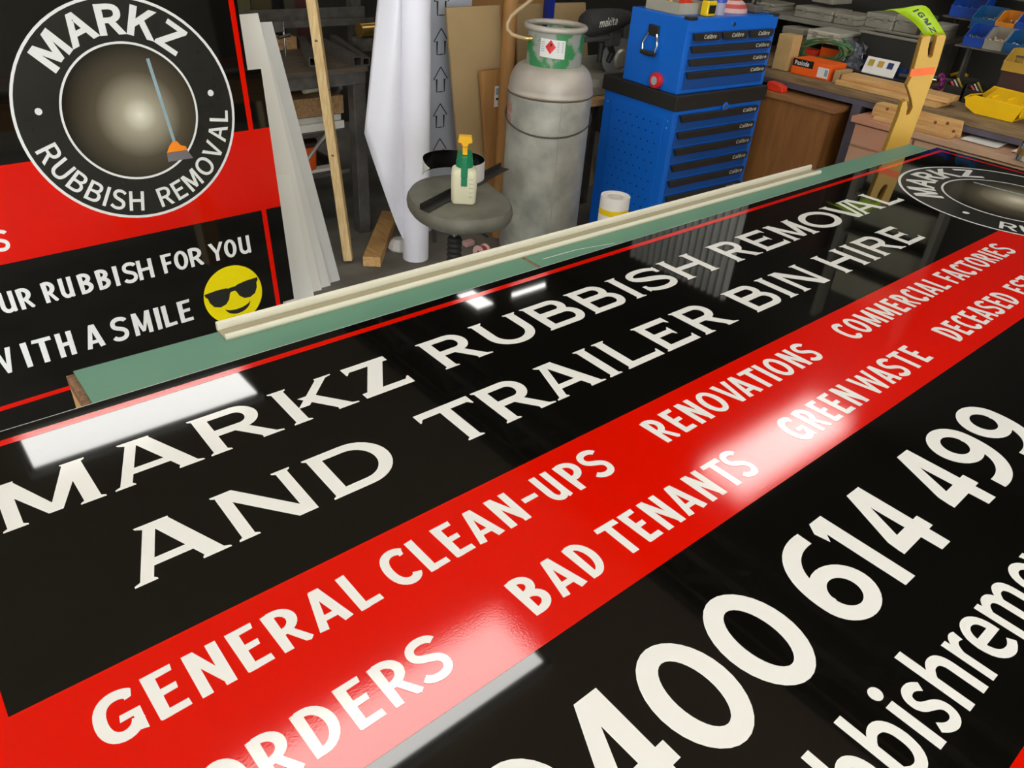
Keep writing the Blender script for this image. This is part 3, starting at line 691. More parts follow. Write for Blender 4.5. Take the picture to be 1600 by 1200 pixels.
# figures
def dig_0(a): return [oval(a, 0.2, 0.17)]
def dig_1(a): return [P_((a - 0.19, 0), (a, 0), (a, 1), (a - 0.21, 1), (0.0, 0.89), (0.035, 0.73), (a - 0.19, 0.815))]
def dig_4(a): return [P_((a * 0.58, 0), (a * 0.86, 0.0), (a * 0.87, 1), (a * 0.5, 1), (a * 0.56, 0.86)), P_((0, 0.2), (a, 0.22), (a, 0.39), (0.02, 0.37)), P_((0.0, 0.24), (0.02, 0.38), (a * 0.5, 1), (a * 0.87, 1), (a * 0.62, 0.83), (a * 0.3, 0.37))]
def dig_6(a):
    b = 0.62
    L, R = [], []
    for i in range(33):
        t = math.radians(360 * i / 32)
        L.append((a / 2 + a / 2 * math.cos(t), b / 2 + b / 2 * math.sin(t)))
        R.append((a / 2 + (a / 2 - 0.19) * math.cos(t), b / 2 + (b / 2 - 0.15) * math.sin(t)))
    return [('s', L, R), ('s',) + stroke(bez((0.1, 0.3), (0.06, 0.72), (a * 0.42, 0.94), (a * 0.92, 0.915), 16), 0.2, 0.16)]
def dig_9(a):
    out = []
    for g in dig_6(a):
        out.append((g[0],) + tuple([(a - x, 1 - y) for x, y in l] for l in g[1:]))
    return out


DIGIT = {k[4:]: v for k, v in list(globals().items()) if k.startswith('dig_')}


def put(pen, font, text, spans, y0, h):
    """set letters of one word, each between its own left and right"""
    for ch, (x0, x1) in zip(text, spans):
        g = font['hyphen' if ch == '-' else ch]
        if ch == '-':
            g, yy, hh = g, y0 + h * 0.42, h * 0.17
        else:
            yy, hh = y0, h
        a = (x1 - x0) / hh
        for item in g(a):
            if item[0] == 'p':
                pen.poly([(x0 + x * hh, yy + y * hh) for x, y in item[1]])
            else:
                pen.strip(*[[(x0 + x * hh, yy + y * hh) for x, y in l] for l in item[1:]])


def put_sans(pen, ch, x0, x1, y0, h, bold=0.03, shear=0.0):
    lo, hi = ring_width(ch)
    lo -= bold
    hi += bold
    k = (x1 - x0) / (hi - lo)
    ls = [[(x0 + (x - lo) * k + shear * y * h, y0 + y * h) for x, y in l] for l in rings(ch, bold)]
    for part in ([[l] for l in ls] if ch == 'i' else [ls]):
        pen.loops(part)


def sans_word(pen, text, x0, x1, y0, h, bold=0.05, shear=0.0, gap=0.1):
    ws = [ring_width(c) for c in text]
    tot = sum(b - a for a, b in ws) + gap * (len(text) - 1)
    k = (x1 - x0) / tot
    x = x0
    for c, (a, b) in zip(text, ws):
        put_sans(pen, c, x, x + (b - a) * k, y0, h, bold, shear)
        x += (b - a + gap) * k


def arc_word(pen, text, cx, cy, r, h, a0, a1, outward=True, bold=0.045, wide=1.0):
    """letters round a circle between angles a0..a1 (degrees, clockwise reading for outward)"""
    ws = [(0.0, 0.42) if c == ' ' else ring_width(c) for c in text]
    gap = 0.19
    tot = sum(hi - lo for lo, hi in ws) + gap * (len(text) - 1)
    pos = 0.0
    for c, (lo, hi) in zip(text, ws):
        f = (pos + (hi - lo) / 2) / tot
        pos += hi - lo + gap
        if c == ' ':
            continue
        t = math.radians(a0 + (a1 - a0) * f)
        er = Vector((math.cos(t), math.sin(t)))
        up = er if outward else -er
        rt = Vector((up.y, -up.x))
        base = Vector((cx, cy)) + er * r
        mid = (lo + hi) / 2
        ls = [[tuple(base + rt * ((x - mid) * h * wide) + up * (y * h)) for x, y in l] for l in rings(c, bold)]
        pen.loops(ls)


def disc(pen, cx, cy, r0, r1, n=72):
    L = [(cx + r1 * math.cos(2 * math.pi * i / n), cy + r1 * math.sin(2 * math.pi * i / n)) for i in range(n + 1)]
    if r0 <= 0:
        pen.poly(L[:-1])
    else:
        pen.strip(L, [(cx + r0 * math.cos(2 * math.pi * i / n), cy + r0 * math.sin(2 * math.pi * i / n)) for i in range(n + 1)])


# ================================================================== the room
XL, XR, YF, YB = -6.8, 4.55, -5.0, 5.3
struct(MB().box((XL, YF, -0.05), (XR, YB, 0)).build('floor', 'concrete'))
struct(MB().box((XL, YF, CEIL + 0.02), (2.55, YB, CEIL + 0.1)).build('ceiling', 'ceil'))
struct(MB().box((2.55, YF, CEIL + 0.02), (XR, YB, CEIL + 0.1)).build('ceiling', 'ceil_dark'))  # unseen ceiling split pale and dark to grade the veil mirrored in the sign
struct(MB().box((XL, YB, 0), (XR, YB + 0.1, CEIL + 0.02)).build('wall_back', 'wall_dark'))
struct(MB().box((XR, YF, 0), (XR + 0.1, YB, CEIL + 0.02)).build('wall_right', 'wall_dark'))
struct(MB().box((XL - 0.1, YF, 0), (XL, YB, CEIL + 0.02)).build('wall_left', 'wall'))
# front wall with an open roller door
wf = MB().box((XL, YF - 0.1, 0), (-5.8, YF, CEIL + 0.02)).box((-0.3, YF - 0.1, 0), (XR, YF, CEIL + 0.02)).box((-5.8, YF - 0.1, 3.0), (-0.3, YF, CEIL + 0.02))
struct(wf.build('wall_front', 'wall'))
struct(MB().box((-12, YF - 14, -0.06), (12, YF - 0.1, -0.01)).build('ground_outside', 'concrete'))
tr_ = MB()
for z in (2.86, 3.16):
    tr_.box((2.42, YF + 0.02, z), (2.48, YB - 0.02, z + 0.05)).box((2.62, YF + 0.02, z), (2.68, YB - 0.02, z + 0.05))
yy = YF + 0.1
while yy < YB - 0.7:
    tr_.bar((2.55, yy, 2.9), (2.55, yy + 0.33, 3.17), 0.05).bar((2.55, yy + 0.33, 3.17), (2.55, yy + 0.66, 2.9), 0.05)
    yy += 0.66
struct(tr_.build('trim_1', 'steel_dark'))

for lx, ly in LIGHTS:
    t = thing('ceiling_light', 'long flat fluorescent ceiling panel, grid extended out of view to add light', 'light', (lx, ly, CEIL), 'fluorescent ceiling lights')
    fr = MB()
    for lo, hi in (((-0.68, -0.2, -0.03), (0.68, -0.17, 0.02)), ((-0.68, 0.17, -0.03), (0.68, 0.2, 0.02)), ((-0.68, -0.17, -0.03), (-0.65, 0.17, 0.02)), ((0.65, -0.17, -0.03), (0.68, 0.17, 0.02))):
        fr.box([a + b for a, b in zip(lo, (lx, ly, CEIL))], [a + b for a, b in zip(hi, (lx, ly, CEIL))])
    fr.build('frame', 'lamp_frame', t)
    MB().box((lx - 0.65, ly - 0.17, CEIL - 0.02), (lx + 0.65, ly + 0.17, CEIL)).build('diffuser', 'lamp', t)
# small lamps added to give the broken reflection of a half-hidden panel
t = thing('glint_lamp', 'small square lamp added for one glint of a half-hidden ceiling panel', 'light', (3.51, 4.36, CEIL))
MB().box((3.41, 4.2, CEIL - 0.03), (3.61, 4.52, CEIL + 0.01)).build('housing', 'lamp_frame', t)
MB().box((3.43, 4.22, CEIL - 0.034), (3.59, 4.5, CEIL - 0.0305)).build('diffuser', 'lamp', t)
t = thing('glint_tube', 'thin tube added for the other glint of a half-hidden ceiling panel', 'light', (4.0, 4.25, CEIL))
MB().box((3.8, 4.235, CEIL - 0.02), (4.2, 4.265, CEIL + 0.015)).build('batten', 'lamp_frame', t)
MB().tube([(3.82, 4.25, CEIL - 0.036), (4.18, 4.25, CEIL - 0.036)], 0.015, 12).build('tube', 'lamp', t)

# ================================================================== work table
TT = 0.9465
tb = thing('work_table', 'long work table with a green laminate top on a pine frame', 'table', (1.45, 0.35, 0))
ry = Matrix.Translation((0.147, 1.135, 0)) @ Matrix.Rotation(math.radians(-0.7), 4, 'Z')
L_ = 2.61
MB().box((0, -1.56, TT - 0.004), (0.850, 0, TT), ry).build('laminate_sheet', 'green_top', tb)
MB().box((0.859, -1.56, TT - 0.004), (L_, 0, TT), ry).build('laminate_sheet', 'green_top', tb)
MB().box((-0.011, -1.56, TT - 0.02), (L_ - 0.002, -0.001, TT - 0.0045), ry).build('chipboard_core', 'chipboard', tb)
MB().box((0.8505, -1.555, TT - 0.0044), (0.8585, -0.002, TT - 0.0008), ry).build('joint_strip', 'chipboard', tb)
MB().box((-0.0105, -1.555, TT - 0.15), (0.045, -0.004, TT - 0.0205), ry).build('end_rail', 'pine_y', tb)
MB().box((L_ - 0.05, -1.55, TT - 0.15), (L_ - 0.01, -0.012, TT - 0.037), ry).build('end_rail', 'pine_y', tb)
MB().box((0.046, -0.055, TT - 0.15), (L_ - 0.051, -0.012, TT - 0.037), ry).build('side_rail', 'pine', tb)
MB().box((0.046, -1.55, TT - 0.15), (L_ - 0.051, -1.507, TT - 0.037), ry).build('side_rail', 'pine', tb)
for x, y in ((0.06, -0.15), (L_ - 0.16, -0.15), (0.06, -1.5), (L_ - 0.16, -1.5), (1.25, -0.15), (1.25, -1.5)):
    MB().box((x, y, 0), (x + 0.09, y + 0.09, TT - 0.15), ry).build('leg', 'pine_z', tb)
# worn pale scuffs and pencil line on the laminate
pn = Pen(lambda x, y, l: Vector((x, y, TT + 0.0003 + l)))
a_, b_ = at(848, 405, Z=TT), at(960, 380, Z=TT)
pn.strip(*stroke([(a_.x, a_.y), ((a_.x + b_.x) / 2, (a_.y + b_.y) / 2 + 0.008), (b_.x, b_.y)], 0.0018))
pn.build('scratch', 'tape_white', tb)

# ================================================================== signboard on the table
SZ = 0.95
sb = thing('signboard', 'large glossy black and red signboard lying flat on the green table', 'signboard', (1.35, 0.3, SZ))
MB().box((-0.09, -0.42, SZ - 0.003), (2.797, 1.027, SZ)).build('panel', 'sign_black', sb)
MB().box((-0.09, 1.0271, SZ - 0.003), (2.797, 1.0282, SZ + 0.0001)).build('panel_edge', 'sign_edge', sb)


def flat(lift):
    return lambda x, y, l: Vector((x, y, SZ + lift + l))


def rect(pen, x0, y0, x1, y1):
    pen.poly([(x0, y0), (x1, y0), (x1, y1), (x0, y1)])


for (x0, y0, x1, y1) in ((-0.066, 0.993, 2.770, 1.006), (2.757, -0.38, 2.770, 0.993), (-0.066, 0.571, -0.053, 0.993), (-0.066, -0.023, -0.053, 0.338)):
    p = Pen(flat(0.0002))
    rect(p, x0, y0, x1, y1)
    p.build('border_stripe', 'sign_red', sb)
for (y0, y1) in ((0.338, 0.571), (-0.40, -0.0235)):
    p = Pen(flat(0.00022))
    rect(p, -0.09, y0, 2.797, y1)
    p.build('band', 'sign_red', sb)


def word(font, text, spans, y0, h, parent, fn):
    p = Pen(fn)
    put(p, font, text, spans, y0, h)
    p.build('lettering', 'white_vinyl', parent)


W = lambda font, text, spans, y0, h: word(font, text, spans, y0, h, sb, flat(0.0005))
B1, C1 = 0.8205, 0.0905
W(SERIF, 'MARKZ', [(-.008, .103), (.113, .223), (.2317, .3346), (.349, .452), (.4645, .549)], B1, C1)
W(SERIF, 'RUBBISH', [(.608, .705), (.7175, .823), (.835, .934), (.946, 1.043), (1.058, 1.089), (1.104, 1.199), (1.214, 1.319)], B1, C1 - 0.001)
W(SERIF, 'REMOVAL', [(1.381, 1.477), (1.491, 1.588), (1.600, 1.711), (1.722, 1.852), (1.856, 1.962), (1.929, 2.040), (2.055, 2.143)], B1 - 0.0015, C1)
B2, C2 = 0.654, 0.0905
W(SERIF, 'AND', [(.082, .188), (.1974, .3015), (.3185, .4235)], B2, C2)
W(SERIF, 'TRAILER', [(.4935, .5885), (.596, .6935), (.697, .802), (.8125, .840), (.856, .945), (.955, 1.043), (1.059, 1.157)], B2, C2)
W(SERIF, 'BIN', [(1.216, 1.313), (1.328, 1.358), (1.378, 1.481)], B2 - 0.001, C2 - 0.001)
W(SERIF, 'HIRE', [(1.541, 1.646), (1.664, 1.693), (1.710, 1.815), (1.828, 1.914)], B2 - 0.001, C2 - 0.002)
B3, C3 = 0.487, 0.0555
W(COMIC, 'GENERAL', [(.002, .041), (.049, .079), (.088, .122), (.131, .160), (.168, .203), (.209, .248), (.255, .285)], B3 - 0.001, C3)
W(COMIC, 'CLEAN-UPS', [(.303, .338), (.345, .374), (.381, .410), (.417, .455), (.463, .497), (.506, .529), (.538, .569), (.579, .612), (.619, .653)], B3, C3)
W(COMIC, 'RENOVATIONS', [(.753, .786), (.795, .823), (.833, .866), (.873, .914), (.920, .959), (.955, .993), (.993, 1.030), (1.0345, 1.047), (1.054, 1.095), (1.104, 1.137), (1.145, 1.177)], B3, C3)
W(COMIC, 'COMMERCIAL', [(1.277, 1.310), (1.317, 1.355), (1.364, 1.407), (1.416, 1.460), (1.470, 1.499), (1.508, 1.541), (1.547, 1.579), (1.588, 1.600), (1.607, 1.645), (1.653, 1.682)], B3, C3)
W(COMIC, 'FACTORIES', [(1.704, 1.733), (1.736, 1.774), (1.779, 1.811), (1.814, 1.850), (1.853, 1.892), (1.900, 1.933), (1.940, 1.952), (1.961, 1.990), (1.998, 2.035)], B3, C3)
B4, C4 = 0.370, 0.055
W(COMIC, 'ORDERS', [(.050, .092), (.099, .133), (.141, .176), (.185, .214), (.222, .257), (.261, .297)], B4 - 0.001, 0.0525)
W(COMIC, 'BAD', [(.399, .432), (.441, .479), (.486, .518)], B4, C4)
W(COMIC, 'TENANTS', [(.541, .577), (.582, .609), (.618, .652), (.659, .697), (.706, .738), (.747, .783), (.785, .815)], B4, C4)
W(COMIC, 'GREEN', [(.921, .959), (.968, 1.001), (1.009, 1.034), (1.043, 1.071), (1.081, 1.113)], B4, C4)
W(COMIC, 'WASTE', [(1.134, 1.190), (1.192, 1.225), (1.230, 1.262), (1.270, 1.304), (1.313, 1.341)], B4, C4)
W(COMIC, 'DECEASED', [(1.443, 1.476), (1.484, 1.512), (1.518, 1.550), (1.558, 1.586), (1.590, 1.628), (1.632, 1.665), (1.674, 1.702), (1.710, 1.745)], B4, C4)
W(COMIC, 'ESTATES', [(1.780, 1.808), (1.814, 1.847), (1.850, 1.886), (1.888, 1.926), (1.927, 1.962), (1.970, 1.998), (2.004, 2.036)], B4, C4)
B5, C5 = 0.1445, 0.1255
W(DIGIT, '0400', [(.211, .307), (.318, .400), (.414, .511), (.522, .620)], B5, C5)
W(DIGIT, '614', [(.663, .752), (.762, .799), (.823, .905)], B5, C5)
W(DIGIT, '499', [(.963, 1.045), (1.061, 1.151), (1.163, 1.253)], B5, C5)
p = Pen(flat(0.0005))
for ch, x0, x1 in (('r', .398, .425), ('u', .433, .477), ('b', .488, .535), ('b', .545, .592), ('i', .600, .616), ('s', .621, .657), ('h', .666, .711), ('r', .7225, .752), ('e', .752, .799), ('m', .806, .878), ('o', .888, .936), ('v', .938, .982), ('a', .986, 1.026), ('l', 1.036, 1.052)):
    asc = 0.0745 / (max(y for l in rings('h') for x, y in l))
    put_sans(p, ch, x0, x1, 0.027, asc, 0.028)
p.build('lettering', 'white_vinyl', sb)


def glow_mat(name, c, r):
    """printed radial tint of the badge centre, brightest in the middle"""
    m = mat(name, '#3a352a', 0.12)
    nt = m.node_tree
    b = nt.nodes['Principled BSDF']
    tc = nt.nodes.new('ShaderNodeTexCoord')
    mp = nt.nodes.new('ShaderNodeMapping')
    mp.vector_type = 'TEXTURE'
    mp.inputs['Location'].default_value = c
    mp.inputs['Scale'].default_value = (r, r, r)
    g = nt.nodes.new('ShaderNodeTexGradient')
    g.gradient_type = 'SPHERICAL'
    rp = nt.nodes.new('ShaderNodeValToRGB')
    rp.color_ramp.elements[0].position = 0.0
    rp.color_ramp.elements[0].color = (*lin('#1c1a15'), 1)
    rp.color_ramp.elements[1].position = 1.0
    rp.color_ramp.elements[1].color = (*lin('#d8d2bc'), 1)
    e = rp.color_ramp.elements.new(0.4)
    e.color = (*lin('#4e4738'), 1)
    e = rp.color_ramp.elements.new(0.75)
    e.color = (*lin('#9a927c'), 1)
    nt.links.new(tc.outputs['Object'], mp.inputs[0])
    nt.links.new(mp.outputs[0], g.inputs[0])
    nt.links.new(g.outputs['Fac'], rp.inputs[0])
    nt.links.new(rp.outputs[0], b.inputs['Base Color'])
    return m


def badge(parent, fn, cx, cy, R, r):
    """round badge: ring of lettering about a tinted centre with a push broom"""
    lift = lambda k: (lambda x, y, l: fn(x, y, l + k))
    p = Pen(lift(0.0003))
    disc(p, cx, cy, 0, R)
    base = p.build('badge', 'logo_grey', parent)
    p = Pen(lift(0.0006))
    disc(p, cx, cy, R - 0.0075 * R / 0.3, R)
    p.build('badge_ring', 'white_vinyl', base)
    p = Pen(lift(0.0006))
    disc(p, cx, cy, r - 0.006 * R / 0.3, r)
    p.build('badge_ring', 'white_vinyl', base)
    c = fn(cx + 0.06 * R, cy - 0.03 * R, 0.0004)
    p = Pen(lift(0.0004))
    disc(p, cx, cy, 0, r - 0.003)
    p.build('badge_centre', glow_mat('badge_tint', c, r * 1.0), base)
    h = (R - r) * 0.56
    rb = r + (R - r) * 0.17
    p = Pen(lift(0.0007))
    arc_word(p, 'MARKZ', cx, cy, rb, h * 1.1, 143, 44, True, 0.045, 1.22)
    p.build('lettering', 'white_vinyl', base)
    p = Pen(lift(0.0007))
    arc_word(p, 'RUBBISH REMOVAL', cx, cy, R - (R - r) * 0.2, h * 0.86, 194, 355, False, 0.02, 1.0)
    p.build('lettering', 'white_vinyl', base)
    for s in (-1, 1):
        p = Pen(lift(0.0007))
        disc(p, cx + s * (R + r) / 2 * 0.965, cy + 0.1 * R, 0, 0.03 * R, 20)
        p.build('badge_dot', 'white_vinyl', base)
    # push broom standing upright inside the badge
    p = Pen(lift(0.0008))
    bx = cx + 0.42 * r
    p.strip(*stroke([(bx - 0.03 * r, cy + 0.74 * r), (bx + 0.11 * r, cy - 0.5 * r)], 0.05 * r))
    br = p.build('broom_handle', 'print_grey', base)
    q = Pen(lift(0.0009))
    q.poly([(bx - 0.04 * r, cy - 0.66 * r), (bx + 0.02 * r, cy - 0.56 * r), (bx + 0.08 * r, cy - 0.5 * r), (bx + 0.15 * r, cy - 0.5 * r), (bx + 0.2 * r, cy - 0.57 * r), (bx + 0.28 * r, cy - 0.6 * r), (bx + 0.29 * r, cy - 0.66 * r)])
    q.build('broom_head', 'print_orange', base)
    q = Pen(lift(0.0009))
    q.poly([(bx - 0.04 * r, cy - 0.665 * r), (bx + 0.29 * r, cy - 0.665 * r), (bx + 0.36 * r, cy - 0.8 * r), (bx - 0.05 * r, cy - 0.8 * r)])
    q.build('broom_bristles', 'print_bristle', base)


badge(sb, flat(0.0003), 2.4316, 0.6475, 0.3, 0.184)

# ================================================================== sign leaning at the back left
yaw, tilt = math.radians(2.4), math.atan(0.083)
E1 = Vector((math.cos(yaw), math.sin(yaw), 0))
PB = Vector((-math.sin(yaw), math.cos(yaw), 0))
E2 = PB * math.sin(tilt) + Vector((0, 0, math.cos(tilt)))
EN = E1.cross(E2)
LO = Vector((0, 2.434, 0.0832))          # the artwork's lower left datum, a little above the floor
LK = 0.948                               # metres per unit of the artwork
lean = lambda k: (lambda x, y, l: LO + (E1 * x + E2 * y) * LK + EN * (k + l))
ls = thing('signboard', 'black and red signboard with a sunglasses face leaning behind the table', 'signboard', LO + E1 * 0.3 - E2 * 0.0832)
XE, XM = 1.127, 1.176
pts = [(-1.35, -0.0875), (XE, -0.0875), (XE, 0.137), (XM, 0.137), (XM, 1.006), (XE, 1.006), (XE, 1.46), (-1.35, 1.46)]
MB().prism([(x * LK, y * LK) for x, y in pts], E1, E2, LO, -EN, 0.003).build('panel', 'sign_black', ls)
for (x0, y0, x1, y1) in ((1.0965, 0.0455, 1.115, 0.519), (1.0965, 0.809, 1.115, 1.44), (-1.33, 0.0455, 1.0965, 0.061)):
    p = Pen(lean(0.0003))
    rect(p, x0, y0, x1, y1)
    p.build('border_stripe', 'sign_red', ls)
p = Pen(lean(0.0003))
rect(p, -1.35, 0.519, XM, 0.809)
p.build('band', 'sign_red', ls)
WL = lambda text, spans, y0, h: word(COMIC, text, spans, y0, h, ls, lean(0.0006))
WL('OUR', [(.140, .188), (.197, .240), (.248, .291)], 0.3635, 0.0705)
WL('RUBBISH', [(.320, .361), (.371, .411), (.428, .471), (.484, .526), (.538, .557), (.570, .615), (.618, .670)], 0.3655, 0.0705)
WL('FOR', [(.701, .739), (.745, .794), (.798, .849)], 0.3675, 0.070)
WL('YOU', [(.873, .929), (.930, .977), (.987, 1.032)], 0.3685, 0.069)
WL('WITH', [(.100, .184), (.210, .233), (.244, .302), (.314, .365)], 0.1675, 0.0875)
WL('A', [(.399, .458)], 0.168, 0.087)
WL('SMILE', [(.487, .541), (.559, .623), (.636, .657), (.663, .710), (.720, .770)], 0.169, 0.085)
WL('S', [(.234, .277)], 0.560, 0.064)
badge(ls, lean(0.0003), 0.7197, 0.912, 0.337, 0.209)
# smiling face with sunglasses
ex, ey, er = 0.934, 0.2236, 0.1147
p = Pen(lean(0.0006))
disc(p, ex, ey, 0, er)
face = p.build('smiley_face', 'emoji_yellow', ls)
ca, sa = math.cos(0.07), math.sin(0.07)
em = lambda x, y: (ex + er * (x * ca - y * sa), ey + er * (x * sa + y * ca))
p = Pen(lean(0.0008))
for s in (-1, 1):
    lens = [(0.06, 0.24), (0.2, 0.3), (0.5, 0.33), (0.93, 0.32), (0.92, 0.22), (0.86, 0.16), (0.83, -0.02), (0.72, -0.2), (0.52, -0.28), (0.32, -0.24), (0.18, -0.1), (0.12, 0.06), (0.06, 0.14)]
    p.poly([em(s * x, y) for x, y in (lens if s > 0 else lens[::-1])])
p.poly([em(x, y) for x, y in ((-0.1, 0.12), (0.1, 0.12), (0.1, 0.27), (-0.1, 0.27))])
p.build('sunglasses', 'print_black', face)
p = Pen(lean(0.0008))
p.strip([em(0.05 + 0.45 * math.cos(t), -0.36 + 0.33 * math.sin(t)) for t in [math.pi * (1.04 + 0.92 * i / 14) for i in range(15)]],
        [em(0.05 + 0.45 * math.cos(t), -0.36 + 0.17 * math.sin(t)) for t in [math.pi * (1.04 + 0.92 * i / 14) for i in range(15)]])
p.build('smile', 'print_black', face)

# ================================================================== cream trim profile on the table
tp = thing('trim_profile', 'long cream plastic trim profile lying along the green table edge', 'trim', at(350, 520, Z=TT))
A0, A1 = at(346, 524, Z=TT), at(1273, 268.5, Z=TT)
d_ = (A1 - A0)
d_.z = 0
ln = d_.length
u_ = d_.normalized()
n_ = Vector((-u_.y, u_.x, 0))
up = Vector((0, 0, 1))
w = 0.021
MB().prism([(-w, 0), (w, 0), (w, 0.003), (-w, 0.003)], n_, up, A0 + up * 0.0002, u_, ln).build('base_flange', 'cream_dark', tp)
MB().prism([(w - 0.008, 0.003), (w, 0.003), (w, 0.014), (w - 0.003, 0.017), (w - 0.008, 0.014)], n_, up, A0 + up * 0.0002, u_, ln).build('rear_rib', 'cream_pvc', tp)
MB().prism([(-w, 0.003), (-w + 0.009, 0.003), (-w + 0.008, 0.008), (-w + 0.004, 0.010), (-w, 0.007)], n_, up, A0 + up * 0.0002, u_, ln).build('front_rib', 'cream_pvc', tp)

# ================================================================== white offcut boards behind the leaning sign
bt = math.atan(0.1)
for i, (lab, poly, back) in enumerate((
        ('tall white plastic board, leftmost and highest of the stack behind the leaning sign', [(372, 23), (403, 20.5), (503, 453), (425, 478)], 0.0),
        ('narrow white plastic board showing between its two taller neighbours', [(408, 62), (414, 60), (517, 447), (430, 476)], 0.014),
        ('white plastic board, rightmost of the stack, its foot nearest the timber batten', [(392, 36), (425, 34), (532, 442), (432, 474)], 0.034),
        ('short white plastic board in front of the white stack', [(405, 274), (453, 271), (490, 457), (425, 477)], -0.036))):
    o = Vector((1.35, 2.885 + back, 0))
    bt = math.atan(0.1 + 0.012 * (i - 1))
    yw = math.radians((0, 1.5, 3, -1.5)[i])
    b1_ = Vector((math.cos(yw), math.sin(yw), 0))
    e2 = Vector((-math.sin(yw) * math.sin(bt), math.cos(yw) * math.sin(bt), math.cos(bt)))
    n = b1_.cross(e2)
    P = [at(x, y, plane=(o, n)) - o for x, y in poly]
    P2 = [(p.dot(b1_), max(0.001, p.dot(e2))) for p in P]
    P2[2] = (P2[2][0], 0.001)
    P2[3] = (P2[3][0], 0.001)
    t = MB().prism(P2, b1_, e2, o, -n, 0.005).build('plastic_board', ('white_board', 'white_board_shade_b', 'white_board_shade_c', 'white_board_d')[i])
    tag(t, lab, 'board', 'white offcut boards')

# ================================================================== timber batten and beam
b0, b1 = Vector((1.677, 3.08, 0.012)), at(487, 0, Y=3.28)
dr = (b1 - b0).normalized()
bt_ = thing('timber_batten', 'pale pine batten leaning upright in front of the steel workbench', 'timber', b0)
MB().bar(b0, b0 + dr * 2.15, 0.042, 0.042, up=(0.75, -0.66, 0)).build('batten', 'pine_z', bt_, bevel=0.003)
for k, (fx, fz) in enumerate(((0.022, 0.98), (0.022, 0.5), (-0.022, 0.78))):
    c = b0 + dr * fz
    nrm = Vector((-0.66, -0.75, 0)) if fx > 0 else Vector((0.75, -0.66, 0))
    MB().lathe([(0.0001, 0), (0.007, 0)], c + nrm.normalized() * 0.0215, 10, axis=nrm).build('knot', 'knot', bt_)
c0, c1 = at(581, 417, Z=0.0), at(606, 352, Z=0.0)
d = (c1 - c0).normalized()
t = MB().bar(c0 + Vector((0, 0, 0.026)), c0 + d * 0.62 + Vector((0, 0, 0.026)), 0.085, 0.05).build('timber_beam', 'pine_y', bevel=0.002)
tag(t, 'short thick pine beam lying on the concrete floor beside the white roll', 'timber')

# ================================================================== steel workbench at the back left
wb = thing('workbench', 'grey steel framed workbench in the dark back left corner', 'workbench', (1.2, 3.75, 0))
bx0, bx1, by0, by1, bz = 0.3, 1.975, 3.36, 4.15, 0.83
for x in (bx0 + 0.03, bx1 - 0.035):
    for y in (by0 + 0.03, by1 - 0.03):
        MB().box((x - 0.032, y - 0.03, 0), (x + 0.032, y + 0.03, bz - 0.08)).build('leg', 'steel_dark', wb, bevel=0.003)
for y in (by0, by1 - 0.05):
    MB().box((bx0, y, bz - 0.078), (bx1, y + 0.05, bz - 0.022)).build('rail', 'steel_dark', wb)
MB().box((bx0, by0 + 0.05, bz - 0.078), (bx0 + 0.05, by1 - 0.05, bz - 0.022)).build('rail', 'steel_dark', wb)
MB().box((bx1 - 0.05, by0 + 0.05, bz - 0.078), (bx1, by1 - 0.05, bz - 0.022)).build('rail', 'steel_dark', wb)
MB().box((bx0 - 0.01, by0 - 0.01, bz - 0.02), (bx1 + 0.01, by1, bz)).build('bench_top', 'dusty_wood', wb)
for z in (0.53, 0.33):
    MB().box((bx0 + 0.02, by0 + 0.07, z - 0.02), (bx1 - 0.07, by1 - 0.07, z)).build('shelf', 'steel_dark', wb)
MB().bar((1.86, 3.40, 0.74), (2.0, 3.9, 0.5), 0.02).build('brace', 'steel_dark', wb)
sr = thing('shade_rack', 'tall rack added over the steel workbench to shade it', 'rack', (1.3, 4.0, 0))  # added rack: its shelf, out of view, keeps light off the bench
for x in (bx0 - 0.12, 2.42):
    MB().box((x - 0.03, 4.19, 0), (x + 0.03, 4.25, 2.1)).build('post', 'steel_dark', sr)
    MB().bar((x, 4.19, 1.55), (x, 3.6, 2.09), 0.03).build('bracket', 'steel_dark', sr)
MB().box((bx0 - 0.2, 3.5, 2.1), (2.5, 4.26, 2.14)).build('shade_shelf', 'rack_brown', sr)

# things on and under the workbench
pl = tag(MB().box((0.75, 3.45, 0.602), (1.9, 3.6, 0.688)).build('timber_beam', 'raw_wood', bevel=0.003), 'brown timber beam stored on white trims under the steel workbench', 'timber')
for i, y in enumerate((3.455, 3.51)):
    t = MB().prism([(0, 0), (0.045, 0), (0.045, 0.01), (0.04, 0.012), (0.04, 0.06), (0.03, 0.06), (0.03, 0.012), (0.01, 0.012), (0.01, 0.035), (0, 0.035)], (0, 1, 0), (0, 0, 1), (0.8, y, 0.5305), (1, 0, 0), 1.1).build('trim_profile', 'white_board')
    tag(t, ['front white extruded trim under the brown beam of the workbench', 'rear white extruded trim under the brown beam of the workbench'][i], 'trim', 'white trims under the workbench')
c = at(474, 214, Y=3.5)
jb = thing('storage_jar', 'orange plastic tub on the lower shelf of the steel workbench', 'tub', (c.x, c.y, 0.33))
MB().lathe([(0.0001, 0), (0.05, 0), (0.06, 0.13), (0.0001, 0.13)], (c.x, c.y, 0.331), 24).build('tub_body', 'orange_box', jb, smooth=True)
MB().lathe([(0.064, 0), (0.064, 0.02), (0.0001, 0.022)], (c.x, c.y, 0.461), 24).build('lid', 'rack_brown', jb, smooth=True)
a, b = at(489, 238, Y=3.31), at(512, 208, Y=3.335)
dr = (b - a).normalized()
tag(MB().tube([a - dr * ((a.z - 0.012) / dr.z), b], 0.009, 10).build('metal_rod', 'alu'), 'thin pale rod leaning on the front of the steel workbench', 'rod')
